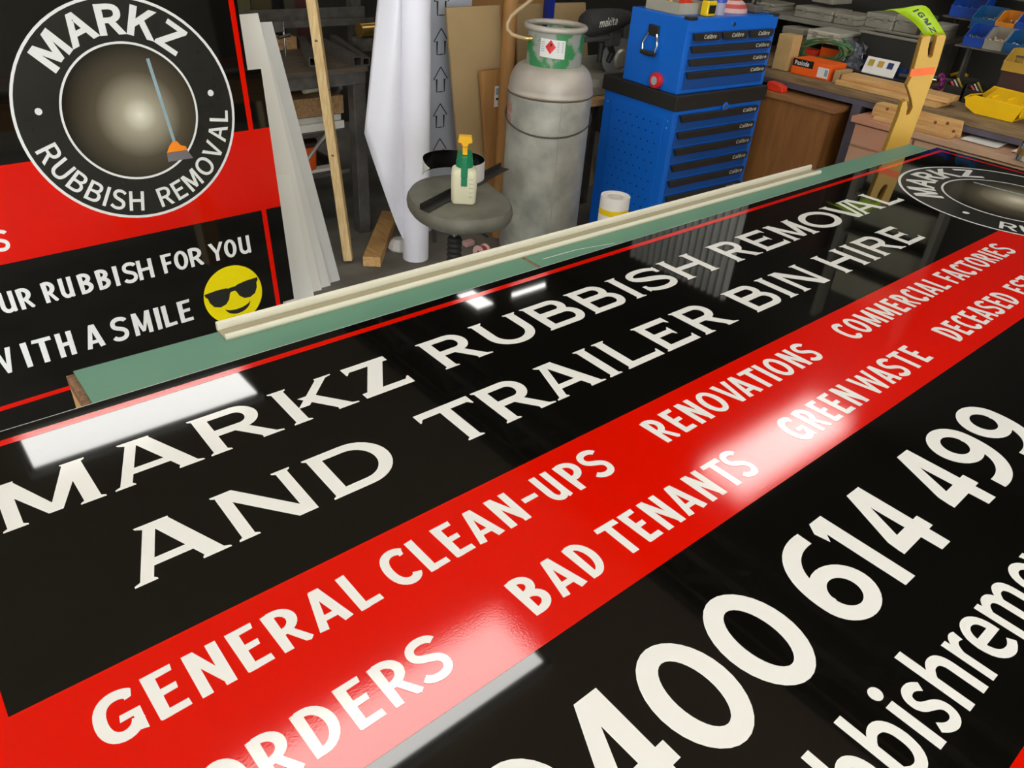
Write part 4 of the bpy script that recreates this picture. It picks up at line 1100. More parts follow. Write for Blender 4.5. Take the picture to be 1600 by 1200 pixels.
for k, (x, y, l, wd, lab) in enumerate(((1.5, 3.45, 0.33, 0.05, 'white offcut strip at the front of the bottom workbench shelf'), (1.42, 3.55, 0.3, 0.07, 'white offcut strip at the back of the bottom workbench shelf'))):
    tag(MB().box((x, y, 0.3305), (x + l, y + wd, 0.345 + 0.012 * k)).build('offcut_strip', 'white_paper'), lab, 'offcut')
c = at(476, 145, Y=3.6)
g = thing('glue_bottle', 'pale glue bottle lying on the brown beam under the workbench', 'bottle', (c.x, 3.52, 0.69))
MB().lathe([(0.0001, 0), (0.02, 0), (0.021, 0.07), (0.009, 0.1), (0.0001, 0.1)], (c.x - 0.04, 3.53, 0.7105), 16, axis=(1, 0.1, 0)).build('bottle_body', 'bottle_white', g, smooth=True)
MB().lathe([(0.009, 0), (0.004, 0.04), (0.0001, 0.04)], (c.x + 0.06, 3.54, 0.7105), 12, axis=(1, 0.1, 0)).build('nozzle', 'black_plastic', g, smooth=True)
# hollow square tubes on the bench top
for k, (p0, p1, s, lab) in enumerate((((500, 66), (566, 99), 0.042, 'short square steel tube, nearer the batten, on the workbench top'), ((520, 60), (577, 98), 0.036, 'square steel tube nearer the white roll on the workbench top'), ((470, 62), (490, 97), 0.04, 'square steel tube nearer the white boards on the workbench top'))):
    a, b = at(*p0, Z=bz + s / 2), at(*p1, Z=bz + s / 2)
    b.y = max(b.y, 3.37)
    a = Vector((a.x, min(a.y, 4.1), a.z))
    dr = (b - a).normalized()
    sd = Vector((-dr.y, dr.x, 0))
    m = MB()
    for o, ww, hh in ((sd * (s / 2 - 0.002), 0.004, s), (-sd * (s / 2 - 0.002), 0.004, s), (Vector((0, 0, s / 2 - 0.002)), s - 0.008, 0.004), (Vector((0, 0, -s / 2 + 0.0025)), s - 0.008, 0.004)):
        m.bar(a + o, b + o, ww, hh)
    tag(m.build('steel_tube', 'steel_dark'), lab, 'tube', 'square tubes on the workbench')
c = at(462, 58, Y=3.86)
tag(MB().box((c.x - 0.12, 3.83, bz + 0.001), (c.x - 0.01, 3.895, bz + 0.06)).build('timber_block', 'raw_wood', bevel=0.002), 'squared timber block on the workbench top', 'timber')
a, b = at(440, 40, Y=3.95), at(577, 27, Y=3.95)
ch = MB()
for o, ww, hh in (((0, 0, 0), 0.1, 0.006), ((0, 0.05, 0.035), 0.006, 0.07), ((0, -0.05, 0.015), 0.006, 0.03)):
    ch.bar(Vector((a.x - 0.3, a.y + o[1], bz + 0.09 + o[2])), Vector((b.x, b.y + o[1], bz + 0.09 + o[2])), ww, hh)
t = ch.build('metal_channel', 'steel_dark')
tag(t, 'long dull metal channel resting across the back of the workbench', 'channel')
for x in (0.8, 1.2):
    tag(MB().box((x, 3.9, bz + 0.0005), (x + 0.06, 4.0, bz + 0.0865)).build('packing_block', 'raw_wood'), 'wooden packing block under the ' + ('left' if x < 1 else 'right') + ' end of the metal channel', 'timber')
c = at(447, 90, Z=bz)
cl = thing('bar_clamp', 'small chrome clamp standing on the workbench top', 'clamp', (c.x, c.y, bz))
MB().tube([(c.x, c.y, bz + 0.001), (c.x, c.y, bz + 0.16)], 0.006, 8).build('spindle', 'chrome', cl)
MB().tube([(c.x - 0.03, c.y, bz + 0.09), (c.x + 0.03, c.y, bz + 0.1)], 0.009, 8).build('tommy_bar', 'chrome', cl)
MB().box((c.x - 0.05, c.y - 0.015, bz + 0.115), (c.x - 0.004, c.y + 0.015, bz + 0.16)).build('clamp_jaw', 'steel_dark', cl, bevel=0.003)
c = at(562, 72, Y=3.72)
ct = thing('metal_canister', 'shiny brass canister lying on its side on the workbench', 'canister', (c.x, c.y, bz))
MB().lathe([(0.0001, 0), (0.036, 0), (0.036, 0.14), (0.0001, 0.14)], (c.x, c.y, bz + 0.094), 24, axis=(1, 0.05, 0)).build('canister_body', 'brass', ct, smooth=True)
MB().box((c.x - 0.02, c.y - 0.05, bz + 0.001), (c.x + 0.18, c.y + 0.05, bz + 0.057)).build('cradle', 'steel_dark', ct)
# sheets stored behind the workbench
for k, (x0, x1, y, hexc, lab) in enumerate(((300, 392, 4.3, '#57502f', 'olive board standing behind the workbench, next to the leaning sign'), (394, 425, 4.35, '#4b4222', 'khaki board standing behind the workbench'), (428, 450, 4.42, '#1c1a14', 'black board standing behind the workbench'), (446, 462, 4.3, '#3e3c2c', 'grey board standing behind the workbench'), (462, 479, 4.32, '#4a1c14', 'dark red board standing behind the workbench'))):
    m = mat('stored_board_%d' % k, hexc, 0.6)
    a, b = at(x0, 20, Y=y), at(x1, 20, Y=y)
    tag(MB().box((a.x, y, 0), (b.x, y + 0.018, 1.6 + 0.06 * k)).build('stored_board', m), lab, 'board', 'boards behind the workbench')

# ================================================================== white vinyl roll
wr = thing('vinyl_roll', 'tall white roll of sheet vinyl with its loose end flaring to the left', 'roll', (1.98, 2.95, 0))
MB().lathe([(0.03, 0.0), (0.064, 0.0), (0.068, 0.8), (0.07, 1.6), (0.03, 1.6), (0.03, 0.0)], (1.985, 2.955, 0.002), 40).build('roll_core', 'white_roll', wr, smooth=True)
NU, NV = 20, 14
vs, fs = [], []
for i in range(NU + 1):
    u = i / NU
    zb = 0.1 + 0.53 * u ** 1.1
    for j in range(NV + 1):
        z = zb + (1.6 - zb) * j / NV
        xl = 1.755 + 0.165 * (z - 0.63)
        x = 1.925 + (xl - 1.925) * u
        y = 2.965 - 0.05 * math.sin(math.pi * u) * (0.4 + 0.5 * z) + 0.05 * u * u
        vs.append((x, y, z))
for i in range(NU):
    for j in range(NV):
        a = i * (NV + 1) + j
        fs.append((a, a + 1, a + NV + 2, a + NV + 1))
sh = MB().add(vs, fs).build('loose_sheet', 'white_roll', wr, smooth=True)
sm = sh.modifiers.new('solid', 'SOLIDIFY')
sm.thickness = 0.0012

# ================================================================== flat pack with arrows, cardboard and boards behind
ap = thing('flat_pack', 'pale grey flat pack printed with a column of upward arrows', 'package', (2.3, 3.2, 0))
a, b = at(660, 0, Y=3.2), at(738, 0, Y=3.2)
MB().box((a.x, 3.2, 0), (b.x, 3.24, 1.7)).build('carton', 'pack_grey', ap, bevel=0.003)
c = at(689, 85, Y=3.199)
for k in range(-3, 3):
    z = c.z + k * 0.172
    if z < 0.02:
        continue
    p = Pen(lambda x, y, l: Vector((x, 3.1992 - l, y)))
    for s in (-1, 1):
        L = [(0, 0.115), (s * 0.042, 0.058), (s * 0.023, 0.058), (s * 0.023, 0.0), (0, 0.0)]
        p.strip(*stroke([(c.x + x, z + y) for x, y in L], 0.0055))
    p.build('arrow', 'print_black', ap)


def sheet(poly, y, m, th, name='board', to_floor=True):
    P = [at(px, py, Y=y) for px, py in poly]
    P2 = [(q.x, q.z) for q in P]
    if to_floor:
        P2[2] = (P2[2][0], 0.001)
        P2[3] = (P2[3][0], 0.001)
    return MB().prism(P2, (1, 0, 0), (0, 0, 1), (0, y, 0), (0, 1, 0), th).build(name, m)


tag(sheet([(697, 12), (781, 8), (797, 385), (727, 375)], 3.06, 'cardboard', 0.012, 'cardboard_sheet'), 'tall brown cardboard sheet standing beside the arrow-printed pack', 'cardboard')
vb = thing('veneer_board', 'narrow brown veneered board with a small paper label', 'board', (2.5, 3.0, 0))
sheet([(751.5, 112), (788, 107), (800, 385), (768, 380)], 3.0, 'cardboard_b', 0.018, 'board_body').parent = vb
vb.children[0].matrix_parent_inverse = Matrix.Translation(-vb.location)
a, b = at(773.5, 135, Y=2.9985), at(781.5, 166, Y=2.9985)
MB().box((a.x, 2.9975, b.z), (b.x, 2.999, a.z)).build('paper_label', 'white_paper', vb)
for y0, y1, xx in ((138, 148, 0.15), (153, 156, 0.05)):
    q0, q1 = at(775, y0, Y=2.997), at(780, y1, Y=2.997)
    MB().box((q0.x, 2.9968, q1.z), (q1.x, 2.9974, q0.z)).build('print', 'print_grey' if y0 < 150 else 'print_black', vb)
a = at(797, 40, Y=2.97)
tag(MB().lathe([(0.022, 0), (0.034, 0), (0.034, 1.75), (0.022, 1.75), (0.022, 0)], (a.x - 0.012, 2.96, 0.001), 24).build('cardboard_tube', 'cardboard_b', smooth=True), 'brown cardboard tube standing behind the gas cylinder', 'tube')
tag(sheet([(700, -40), (850, -40), (850, 300), (740, 300)], 3.42, 'cardboard_b', 0.01, 'cardboard_sheet'), 'darker brown cardboard sheet standing behind all the others', 'cardboard')
tag(sheet([(806, 6), (915, 4), (922, 330), (815, 350)], 3.3, 'cardboard', 0.012, 'cardboard_sheet'), 'wide brown cardboard sheet behind the gas cylinder', 'cardboard')
a = at(863, 0, Y=3.2)
bp = thing('steel_upright', 'dark blue steel upright behind the gas cylinder', 'post', (a.x, 3.2, 0))
MB().box((a.x - 0.022, 3.2, 0.006), (a.x + 0.022, 3.24, 2.0)).build('upright', 'blue_post', bp, bevel=0.002)
MB().box((a.x - 0.06, 3.17, 0), (a.x + 0.06, 3.27, 0.006)).build('foot_plate', 'blue_post', bp)

# ================================================================== gas cylinder
gx, gy = 2.45, 2.575
gc = thing('gas_cylinder', 'tall dull silver gas cylinder with a worn green collar', 'gas cylinder', (gx, gy, 0))
R = 0.187
body = [(0.0001, 0.06), (R * 0.8, 0.062), (R, 0.11), (R, 0.838)]
MB().lathe(body, (gx, gy, 0), 64).build('tank_body', 'galv', gc, smooth=True)
dome = [(R + 0.001, 0.838), (R + 0.003, 0.842), (R + 0.003, 0.848), (R, 0.852)] + [(0.118 + (R - 0.118) * math.cos(t), 0.852 + 0.105 * math.sin(t)) for t in [math.pi / 2 * i / 12 for i in range(1, 13)]] + [(0.0001, 0.957)]
MB().lathe(dome, (gx, gy, 0), 64).build('tank_shoulder', 'galv_top', gc, smooth=True)
MB().lathe([(R + 0.0012, 0.832), (R + 0.0032, 0.834), (R + 0.0032, 0.8385), (R + 0.001, 0.8405)], (gx, gy, 0), 64).build('weld_seam', 'rust', gc, smooth=True)
MB().lathe([(0.15, 0), (0.155, 0.0), (0.155, 0.075), (0.15, 0.075)], (gx, gy, 0.0), 48).build('foot_ring', 'galv', gc, smooth=True)
MB().box((gx - 0.085, gy - R + 0.0185, 0.1), (gx - 0.08, gy - R + 0.02, 0.83)).build('side_seam', 'galv_top', gc)
cr, cz = 0.125, 0.945
# collar: open at the back right, rolled rim on top
MB().lathe([(cr, 0), (cr, 0.15), (cr - 0.005, 0.15), (cr - 0.005, 0), (cr, 0)], (gx, gy, cz), 56, a0=math.radians(160), a1=math.radians(425)).build('collar', 'gas_green', gc, smooth=True)
pts = [(gx + cr * math.cos(t), gy + cr * math.sin(t), cz + 0.158) for t in [2 * math.pi * i / 48 for i in range(49)]]
MB().tube(pts, 0.0125, 12).build('collar_rim', 'galv_top', gc, smooth=True)
MB().lathe([(0.0001, 0), (0.028, 0), (0.026, 0.03), (0.016, 0.035), (0.016, 0.075), (0.024, 0.08), (0.024, 0.1), (0.0001, 0.1)], (gx, gy, cz), 20).build('valve', 'brass', gc, smooth=True)


def wrap(x, z, rad, c=(gx, gy)):
    """point on the cylinder front at arc length x, angle measured from the view direction"""
    t = math.atan2(-c[1], -c[0]) + x / rad
    return Vector((c[0] + rad * math.cos(t), c[1] + rad * math.sin(t), z))


lr = cr + 0.0008
vs, fs = [], []
for i in range(13):
    for z in (1.0, 1.072):
        vs.append(wrap(-0.06 + 0.108 * i / 12, z - 0.0005 * i, lr))
fs = [(2 * i, 2 * i + 1, 2 * i + 3, 2 * i + 2) for i in range(12)]
lb = MB().add(vs, fs).build('hazard_label', 'white_paper', gc)
vs = [wrap(-0.015 + dx, 1.04 + dz, lr + 0.0006) for dx, dz in ((0, 0.028), (0.0225, 0), (0, -0.028), (-0.0225, 0), (0, 0))]
MB().add(vs, [(0, 4, 1), (1, 4, 2), (2, 4, 3), (3, 4, 0)]).build('hazard_diamond', 'red_plastic', lb)
vs = [wrap(-0.013 + dx, 1.049 + dz, lr + 0.0012) for dx, dz in ((-0.004, -0.006), (0.004, -0.006), (0.005, 0.001), (0.001, 0.008), (-0.004, 0.002))]
MB().add(vs, [(0, 1, 2, 3, 4)]).build('flame_mark', 'print_black', lb)
for r in range(5):
    for x0, x1 in ((-0.057, -0.041), (0.014, 0.042)):
        z = 1.056 - r * 0.0085
        MB().add([wrap(x0, z, lr + 0.0006), wrap(x1, z, lr + 0.0006), wrap(x1, z + 0.003, lr + 0.0006), wrap(x0, z + 0.003, lr + 0.0006)], [(0, 1, 2, 3)]).build('label_text', 'print_grey', lb)
for dz in (0.70, 0.755):
    vs, fs = [], []
    for i in range(7):
        for z in (dz, dz + 0.045):
            vs.append(wrap(-0.245 + 0.05 * i / 6, z + 0.004 * math.sin(i * 2.2), R + 0.0007))
    fs = [(2 * i, 2 * i + 1, 2 * i + 3, 2 * i + 2) for i in range(6)]
    MB().add(vs, fs).build('paint_smear', 'red_paint', gc)
# hose from the valve
hp = [at(*q, P=(2.40, 2.50)) for q in ((829, 60), (822, 60), (812, 58), (800, 54), (793, 46), (793, 37), (799, 25), (809, 16), (820, 8), (832, -2), (850, -20))]
hs = thing('gas_hose', 'thin tan rubber hose looping out of the gas cylinder collar', 'hose', hp[0])
MB().tube(hp, 0.0075, 10).build('hose', 'hose', hs, smooth=True)
MB().tube([hp[0] + Vector((0.03, 0.03, 0)), hp[0], hp[1]], 0.0095, 10).build('coupling', 'brass', hs, smooth=True)
# chain round the cylinder
cn = MB()
NL = 84
for i in range(NL):
    t = 2 * math.pi * i / NL
    tv = math.atan2(-gy, -gx)
    zf = 0.735 - 0.05 * math.cos(t - tv)
    c = Vector((gx + (R + 0.0065) * math.cos(t), gy + (R + 0.0065) * math.sin(t), zf))
    tg = Vector((-math.sin(t), math.cos(t), 0.0))
    nr = Vector((math.cos(t), math.sin(t), 0))
    up = Vector((0, 0, 1))
    sd = (up if i % 2 else nr) * 0.7 + (nr if i % 2 else up) * 0.7
    ring = [c + tg * (0.0105 * math.cos(2 * math.pi * k / 8)) + sd * (0.0052 * math.sin(2 * math.pi * k / 8)) for k in range(9)]
    cn.tube(ring, 0.0018, 5, caps=False)
chn = stuff(cn.build('chain', 'chain'))
tag(chn, 'thin steel chain looped round the gas cylinder', 'chain')

# ================================================================== tool chest
cy_ = math.radians(-3.5)
CX = Vector((math.cos(cy_), math.sin(cy_), 0))
CY = Vector((-math.sin(cy_), math.cos(cy_), 0))
C0 = Vector((2.86, 2.19, 0))              # front left foot corner of the roller cabinet
cm = Matrix(((CX.x, CY.x, 0, C0.x), (CX.y, CY.y, 0, C0.y), (0, 0, 1, 0), (0, 0, 0, 1)))
CW, CD = 0.62, 0.46


def cfront(lift):
    return lambda x, y, l: cm @ Vector((x, -lift - l, y))


def cleft(lift):
    return lambda x, y, l: cm @ Vector((-lift - l, x, y))


def brand(parent, x0, x1, z, h, dep):
    p = Pen(cfront(dep))
    sans_word(p, 'Calibre', x0, x1, z, h, 0.03, 0.15, 0.14)
    return p.build('lettering', 'silver_text', parent)


def grip(parent, x0, x1, z0, z1, text=True, lx=None):
    """black drawer pull with slanted ends, standing proud of the drawer"""
    k = (z1 - z0) * 0.55
    pr = [(x0, z1), (x0 + k, z0), (x1 - k * 0.4, z0), (x1, z0 + k), (x1, z1)]
    g = MB().prism(pr, CX, (0, 0, 1), cm @ Vector((0, -0.004, 0)), -CY, 0.013).build('drawer_pull', 'black_plastic', parent, bevel=0.003)
    if text:
        lx = lx or (x1 - 0.115, x1 - 0.018)
        brand(g, lx[0], lx[1], z0 + (z1 - z0) * 0.3, (z1 - z0) * 0.5, 0.0178)
    return g


cab = thing('tool_cabinet', 'blue roller tool cabinet with black drawer pulls behind the table', 'tool cabinet', C0)
MB().box((0, 0, 0.1), (CW, CD, 0.80), cm).build('cabinet_body', 'chest_blue', cab, bevel=0.004)
MB().box((-0.012, -0.012, 0.795), (CW + 0.012, CD + 0.012, 0.862), cm).build('top_tray', 'black_plastic', cab, bevel=0.004)
for x, y in ((0.07, 0.07), (CW - 0.07, 0.07), (0.07, CD - 0.07), (CW - 0.07, CD - 0.07)):
    MB().cyl(cm @ Vector((x - 0.016, y, 0.045)), cm @ Vector((x + 0.016, y, 0.045)), 0.045, 20).build('castor', 'rubber', cab, smooth=True)
    MB().box((x - 0.02, y - 0.02, 0.07), (x + 0.02, y + 0.02, 0.1), cm).build('castor_fork', 'alu', cab)
zt = 0.777
pitch = 0.0755
for i in range(7):
    z1 = zt - i * pitch
    hh = pitch if i < 6 else 0.16
    dw = MB().box((0.028, -0.003, z1 - hh + 0.006), (CW - 0.03, 0.001, z1), cm).build('drawer', 'chest_drawer', cab, bevel=0.002)
    grip(dw, 0.031, CW - 0.035, z1 - 0.033, z1 - 0.002)
lk = MB().cyl(cm @ Vector((0.335, 0.0, 0.79)), cm @ Vector((0.335, -0.016, 0.79)), 0.009, 16).build('lock', 'chrome', cab, smooth=True)
MB().cyl(cm @ Vector((0.335, 0.0, 0.79)), cm @ Vector((0.335, -0.0135, 0.79)), 0.02, 16).build('lock_plate', 'chest_blue', cab)
# perforated left side
MB().box((-0.003, 0.05, 0.16), (0.001, CD - 0.06, 0.755), cm).build('side_panel', 'chest_blue', cab, bevel=0.002)
ho = MB()
for r in range(13):
    for c in range(7):
        y = 0.085 + c * 0.045 + (0.0225 if r % 2 else 0)
        z = 0.72 - r * 0.045
        if y < CD - 0.09:
            ho.lathe([(0.0001, 0), (0.0042, 0)], cm @ Vector((-0.0036, y, z)), 8, axis=-CX)
stuff(ho.build('perforations', 'hole', cab))
for y, z in ((0.03, 0.745), (0.03, 0.715), (CD - 0.03, 0.745)):
    MB().lathe([(0.0001, 0.002), (0.004, 0)], cm @ Vector((-0.0005, y, z)), 8, axis=-CX).build('rivet', 'alu', cab)
# side push handle on the right
MB().tube([cm @ Vector(p) for p in ((CW, 0.06, 0.74), (CW + 0.03, 0.06, 0.74), (CW + 0.03, 0.06, 0.62), (CW, 0.06, 0.62))], 0.011, 10).build('push_handle', 'rubber', cab, smooth=True)

tcx = thing('tool_chest', 'blue top tool chest standing on the roller cabinet', 'tool chest', cm @ Vector((0.3, 0.2, 0.8625)))
TX0, TX1, TD0, TD1, TZ0, TZ1 = 0.006, CW - 0.004, 0.012, 0.36, 0.8625, 1.172
MB().box((TX0, TD0, TZ0), (TX1, TD1, TZ1), cm).build('chest_body', 'chest_blue', tcx, bevel=0.005)
MB().box((TX0 - 0.001, TD0 - 0.002, TZ1 - 0.055), (TX1 + 0.001, TD0 + 0.01, TZ1 - 0.002), cm).build('lid_front', 'chest_blue', tcx, bevel=0.002)
MB().box((TX0 - 0.002, TD0 - 0.004, TZ1 - 0.008), (TX0 + 0.05, TD0 + 0.03, TZ1 + 0.006), cm).build('corner_guard', 'black_plastic', tcx, bevel=0.003)
MB().box((TX1 - 0.04, TD0 - 0.004, TZ1 - 0.008), (TX1 + 0.002, TD0 + 0.03, TZ1 + 0.006), cm).build('corner_guard', 'black_plastic', tcx, bevel=0.003)
MB().cyl(cm @ Vector((0.3, TD0, TZ1 - 0.03)), cm @ Vector((0.3, TD0 - 0.008, TZ1 - 0.03)), 0.009, 16).build('lock', 'chrome', tcx, smooth=True)
cm_keep = cm.copy()
cm = cm @ Matrix.Translation((0, TD0, 0))
x0, x1 = 0.032, CW - 0.03
w3 = (x1 - x0) / 3
for k in range(3):
    dw = MB().box((x0 + k * w3 + 0.002, -0.003, 1.068), (x0 + (k + 1) * w3 - 0.002, 0.001, 1.116), cm).build('drawer', 'chest_drawer', tcx, bevel=0.002)
    grip(dw, x0 + k * w3 + 0.004, x0 + (k + 1) * w3 - 0.004, 1.083, 1.114, True, (x0 + k * w3 + 0.068, x0 + k * w3 + 0.148))
for z1, zb in ((1.064, 1.015), (1.011, 0.962), (0.958, 0.88)):
    dw = MB().box((x0, -0.003, zb), (x1, 0.001, z1), cm).build('drawer', 'chest_drawer', tcx, bevel=0.002)
    grip(dw, x0 + 0.003, x1 - 0.003, z1 - 0.030, z1 - 0.002)
cm = cm_keep
# carry handle and red magnet lamp on the left side
hy, hz = 0.2, 1.075
hp_ = MB().box((-0.012 + TX0, hy - 0.032, hz), (TX0, hy + 0.032, hz + 0.045), cm).build('handle_mount', 'black_plastic', tcx, bevel=0.005)
for s in (-1, 1):
    MB().tube([cm @ Vector(p) for p in ((TX0 - 0.008, hy + s * 0.025, hz + 0.01), (TX0 - 0.02, hy + s * 0.045, hz - 0.03), (TX0 - 0.022, hy + s * 0.038, hz - 0.065))], 0.005, 8).build('handle_bail', 'chrome', tcx, smooth=True)
MB().tube([cm @ Vector(p) for p in ((TX0 - 0.022, hy - 0.042, hz - 0.068), (TX0 - 0.024, hy, hz - 0.072), (TX0 - 0.022, hy + 0.042, hz - 0.068))], 0.011, 10).build('handle_grip', 'black_plastic', tcx, smooth=True)
ml = thing('magnetic_lamp', 'round red magnetic lamp stuck to the side of the blue tool chest', 'lamp', cm @ Vector((-0.015, 0.14, 0.9)))
MB().lathe([(0.0001, 0), (0.034, 0), (0.036, 0.012), (0.032, 0.022), (0.02, 0.024)], cm @ Vector((TX0 - 0.001, 0.135, 0.9)), 28, axis=-CX).build('lamp_ring', 'red_plastic', ml, smooth=True)
MB().lathe([(0.0001, 0.026), (0.019, 0.025)], cm @ Vector((TX0 - 0.001, 0.135, 0.9)), 24, axis=-CX).build('lamp_lens', 'grey_disc', ml, smooth=True)

# things on top of the tool chest
TZ = TZ1 + 0.001
tr = thing('parts_tray', 'shallow clear grey parts tray on top of the tool chest', 'tray', cm @ Vector((0.12, 0.2, TZ)))
MB().box((0.03, 0.1, TZ), (0.22, 0.3, TZ + 0.003), cm).build('tray_base', 'clear_case', tr)
for lo, hi in (((0.03, 0.1, TZ + 0.003), (0.22, 0.104, TZ + 0.045)), ((0.03, 0.296, TZ + 0.003), (0.22, 0.3, TZ + 0.045)), ((0.03, 0.104, TZ + 0.003), (0.034, 0.296, TZ + 0.045)), ((0.216, 0.104, TZ + 0.003), (0.22, 0.296, TZ + 0.045))):
    MB().box(lo, hi, cm).build('tray_side', 'clear_case', tr)
t = MB().prism([(0, 0), (0.08, 0), (0.07, 0.04), (0.03, 0.055), (0.01, 0.03)], CX, (0, 0, 1), cm @ Vector((0.1, 0.15, TZ + 0.0035)), CY, 0.04).build('plastic_wedge', 'red_bright', bevel=0.004)
tag(t, 'bright orange plastic wedge in the clear parts tray', 'wedge')
pb = thing('paint_brush', 'small wooden handled brush sticking out of the parts tray', 'brush', cm @ Vector((0.06, 0.2, TZ)))
MB().tube([cm @ Vector((0.09, 0.17, TZ + 0.01)), cm @ Vector((0.05, 0.21, TZ + 0.07))], [0.008, 0.005], 10).build('brush_handle', 'pine', pb, smooth=True)
MB().tube([cm @ Vector((0.1, 0.16, TZ + 0.0035)), cm @ Vector((0.09, 0.17, TZ + 0.012))], 0.009, 10).build('bristles', 'dark_blue', pb)
tm = thing('tape_measure', 'yellow and black tape measure on the tool chest corner', 'tape measure', cm @ Vector((0.15, 0.06, TZ)))
MB().box((0.13, 0.03, TZ), (0.19, 0.07, TZ + 0.062), cm).build('case', 'yellow_band', tm, bevel=0.008, seg=3)
MB().box((0.14, 0.0265, TZ + 0.012), (0.18, 0.0295, TZ + 0.045), cm).build('label_panel', 'print_black', tm, bevel=0.001)
MB().box((0.135, 0.032, TZ + 0.063), (0.175, 0.062, TZ + 0.072), cm).build('lock_slide', 'blue_lid', tm, bevel=0.002)
jr = thing('screw_jar', 'small clear jar with a blue lid on the tool chest', 'jar', cm @ Vector((0.25, 0.08, TZ)))
MB().lathe([(0.0001, 0), (0.027, 0), (0.029, 0.05), (0.0001, 0.05)], cm @ Vector((0.25, 0.07, TZ)), 24).build('jar_body', 'jar', jr, smooth=True)
MB().lathe([(0.032, 0), (0.032, 0.012), (0.0001, 0.013)], cm @ Vector((0.25, 0.07, TZ + 0.051)), 24).build('lid', 'blue_lid', jr, smooth=True)
cp = thing('knit_cap', 'red and white striped cap lying on the tool chest', 'cap', cm @ Vector((0.42, 0.17, TZ)))
for k in range(5):
    a0, a1 = k / 5, (k + 1) / 5
    MB().lathe([(0.085 * math.cos(a0 * 1.5) + 0.0002, 0.06 * math.sin(a0 * 1.57)), (0.085 * math.cos((a0 + a1) / 2 * 1.5), 0.06 * math.sin((a0 + a1) / 2 * 1.57)), (0.085 * math.cos(a1 * 1.5), 0.06 * math.sin(a1 * 1.57))], cm @ Vector((0.42, 0.15, TZ)), 28).build('stripe', 'stripe_red' if k % 2 else 'stripe_white', cp, smooth=True)
t = MB().prism([(0, 0), (0.13, 0.0), (0.16, 0.06), (0.05, 0.075)], CX, (0, 0, 1), cm @ Vector((0.27, 0.25, TZ)), CY, 0.06).build('folded_cloth', 'dark_blue', bevel=0.012, seg=3)
tag(t, 'folded dark cloth between the jar and the striped cap', 'cloth')
cr_ = thing('cable_clamp', 'small dark grey gadget with cable ends on the tool chest', 'gadget', cm @ Vector((0.53, 0.1, TZ)))
MB().box((0.5, 0.06, TZ), (0.56, 0.13, TZ + 0.035), cm).build('gadget_body', 'saw_grey', cr_, bevel=0.006)
MB().tube([cm @ Vector(p) for p in ((0.51, 0.08, TZ + 0.035), (0.5, 0.07, TZ + 0.055), (0.52, 0.06, TZ + 0.05), (0.54, 0.07, TZ + 0.06))], 0.006, 8).build('cable_end', 'black_plastic', cr_, smooth=True)

# ================================================================== mitre saw on its stand behind the chest
sx, sy = 3.0, 2.95
st = thing('saw_stand', 'dark metal stand carrying the mitre saw behind the tool cabinet', 'stand', (3.05, 3.0, 0))
for x in (2.86, 3.3):
    for y in (2.8, 3.1):
        MB().box((x - 0.02, y - 0.02, 0), (x + 0.02, y + 0.02, 0.68)).build('leg', 'steel_dark', st)
MB().box((2.82, 2.76, 0.68), (3.36, 3.14, 0.71)).build('stand_top', 'raw_wood', st)
MB().box((2.84, 2.78, 0.35), (2.875, 3.1, 0.38)).build('stretcher', 'steel_dark', st)
MB().box((2.84, 2.78, 0.22), (2.875, 3.1, 0.25)).build('stretcher', 'steel_dark', st)
ms = thing('mitre_saw', 'mitre saw with a black cloth dust bag behind the tool chest', 'saw', (3.05, 2.95, 0.71))
MB().box((2.86, 2.82, 0.711), (3.3, 3.1, 0.76)).build('saw_base', 'saw_light', ms, bevel=0.006)
MB().lathe([(0.0001, 0), (0.13, 0), (0.13, 0.03), (0.0001, 0.03)], (3.07, 2.95, 0.761), 32).build('turntable', 'saw_light', ms, smooth=True)
MB().box((2.86, 3.06, 0.76), (3.3, 3.09, 0.85)).build('fence', 'saw_light', ms, bevel=0.004)
MB().tube([at(*q, Y=2.92) for q in ((912, 62), (940, 60), (957, 58))], 0.014, 12).build('slide_rail', 'saw_grey', ms, smooth=True)
q = at(958, 58, Y=2.93)
MB().box((q.x - 0.05, q.y - 0.03, q.z - 0.04), (q.x + 0.03, q.y + 0.05, q.z + 0.03)).build('rail_clamp', 'saw_grey', ms, bevel=0.008)
MB().tube([at(940, 66, Y=2.9), at(938, 82, Y=2.9), at(936, 97, Y=2.9)], [0.017, 0.015, 0.013], 12).build('trigger_handle', 'black_plastic', ms, smooth=True)
MB().tube([at(952, 68, Y=2.92), at(957, 82, Y=2.92), at(950, 97, Y=2.92)], [0.017, 0.018, 0.014], 12).build('carry_handle', 'black_plastic', ms, smooth=True)
MB().cyl(at(970, 92, Y=2.96), at(970, 92, Y=2.9), 0.1, 36).build('blade_guard', 'saw_grey', ms, smooth=True)
q = at(970, 92, Y=2.89)
MB().lathe([(0.0001, 0.012), (0.04, 0.01), (0.05, 0)], q, 24, axis=(0, -1, 0)).build('guard_hub', 'saw_light', ms, smooth=True)
q = at(978, 45, Y=2.95)
MB().box((q.x - 0.04, q.y - 0.03, q.z - 0.06), (q.x + 0.04, q.y + 0.06, q.z + 0.05)).build('motor_housing', 'saw_grey', ms, bevel=0.015, seg=3)
a, b = at(912, 38, Y=2.88), at(982, 27, Y=2.9)
dd = (b - a).normalized()
L = (b - a).length
bag = MB().tube([a - dd * 0.005, a + dd * 0.012, a + dd * 0.05, a + dd * (L * 0.5), a + dd * (L * 0.8), a + dd * L], [0.02, 0.05, 0.064, 0.058, 0.047, 0.03], 20).build('dust_bag', 'bag', ms, smooth=True)
vdir = (EYE - (a + b) / 2).normalized()
upv = (Vector((0, 0, 1)) - vdir * vdir.z).normalized()
rt = dd
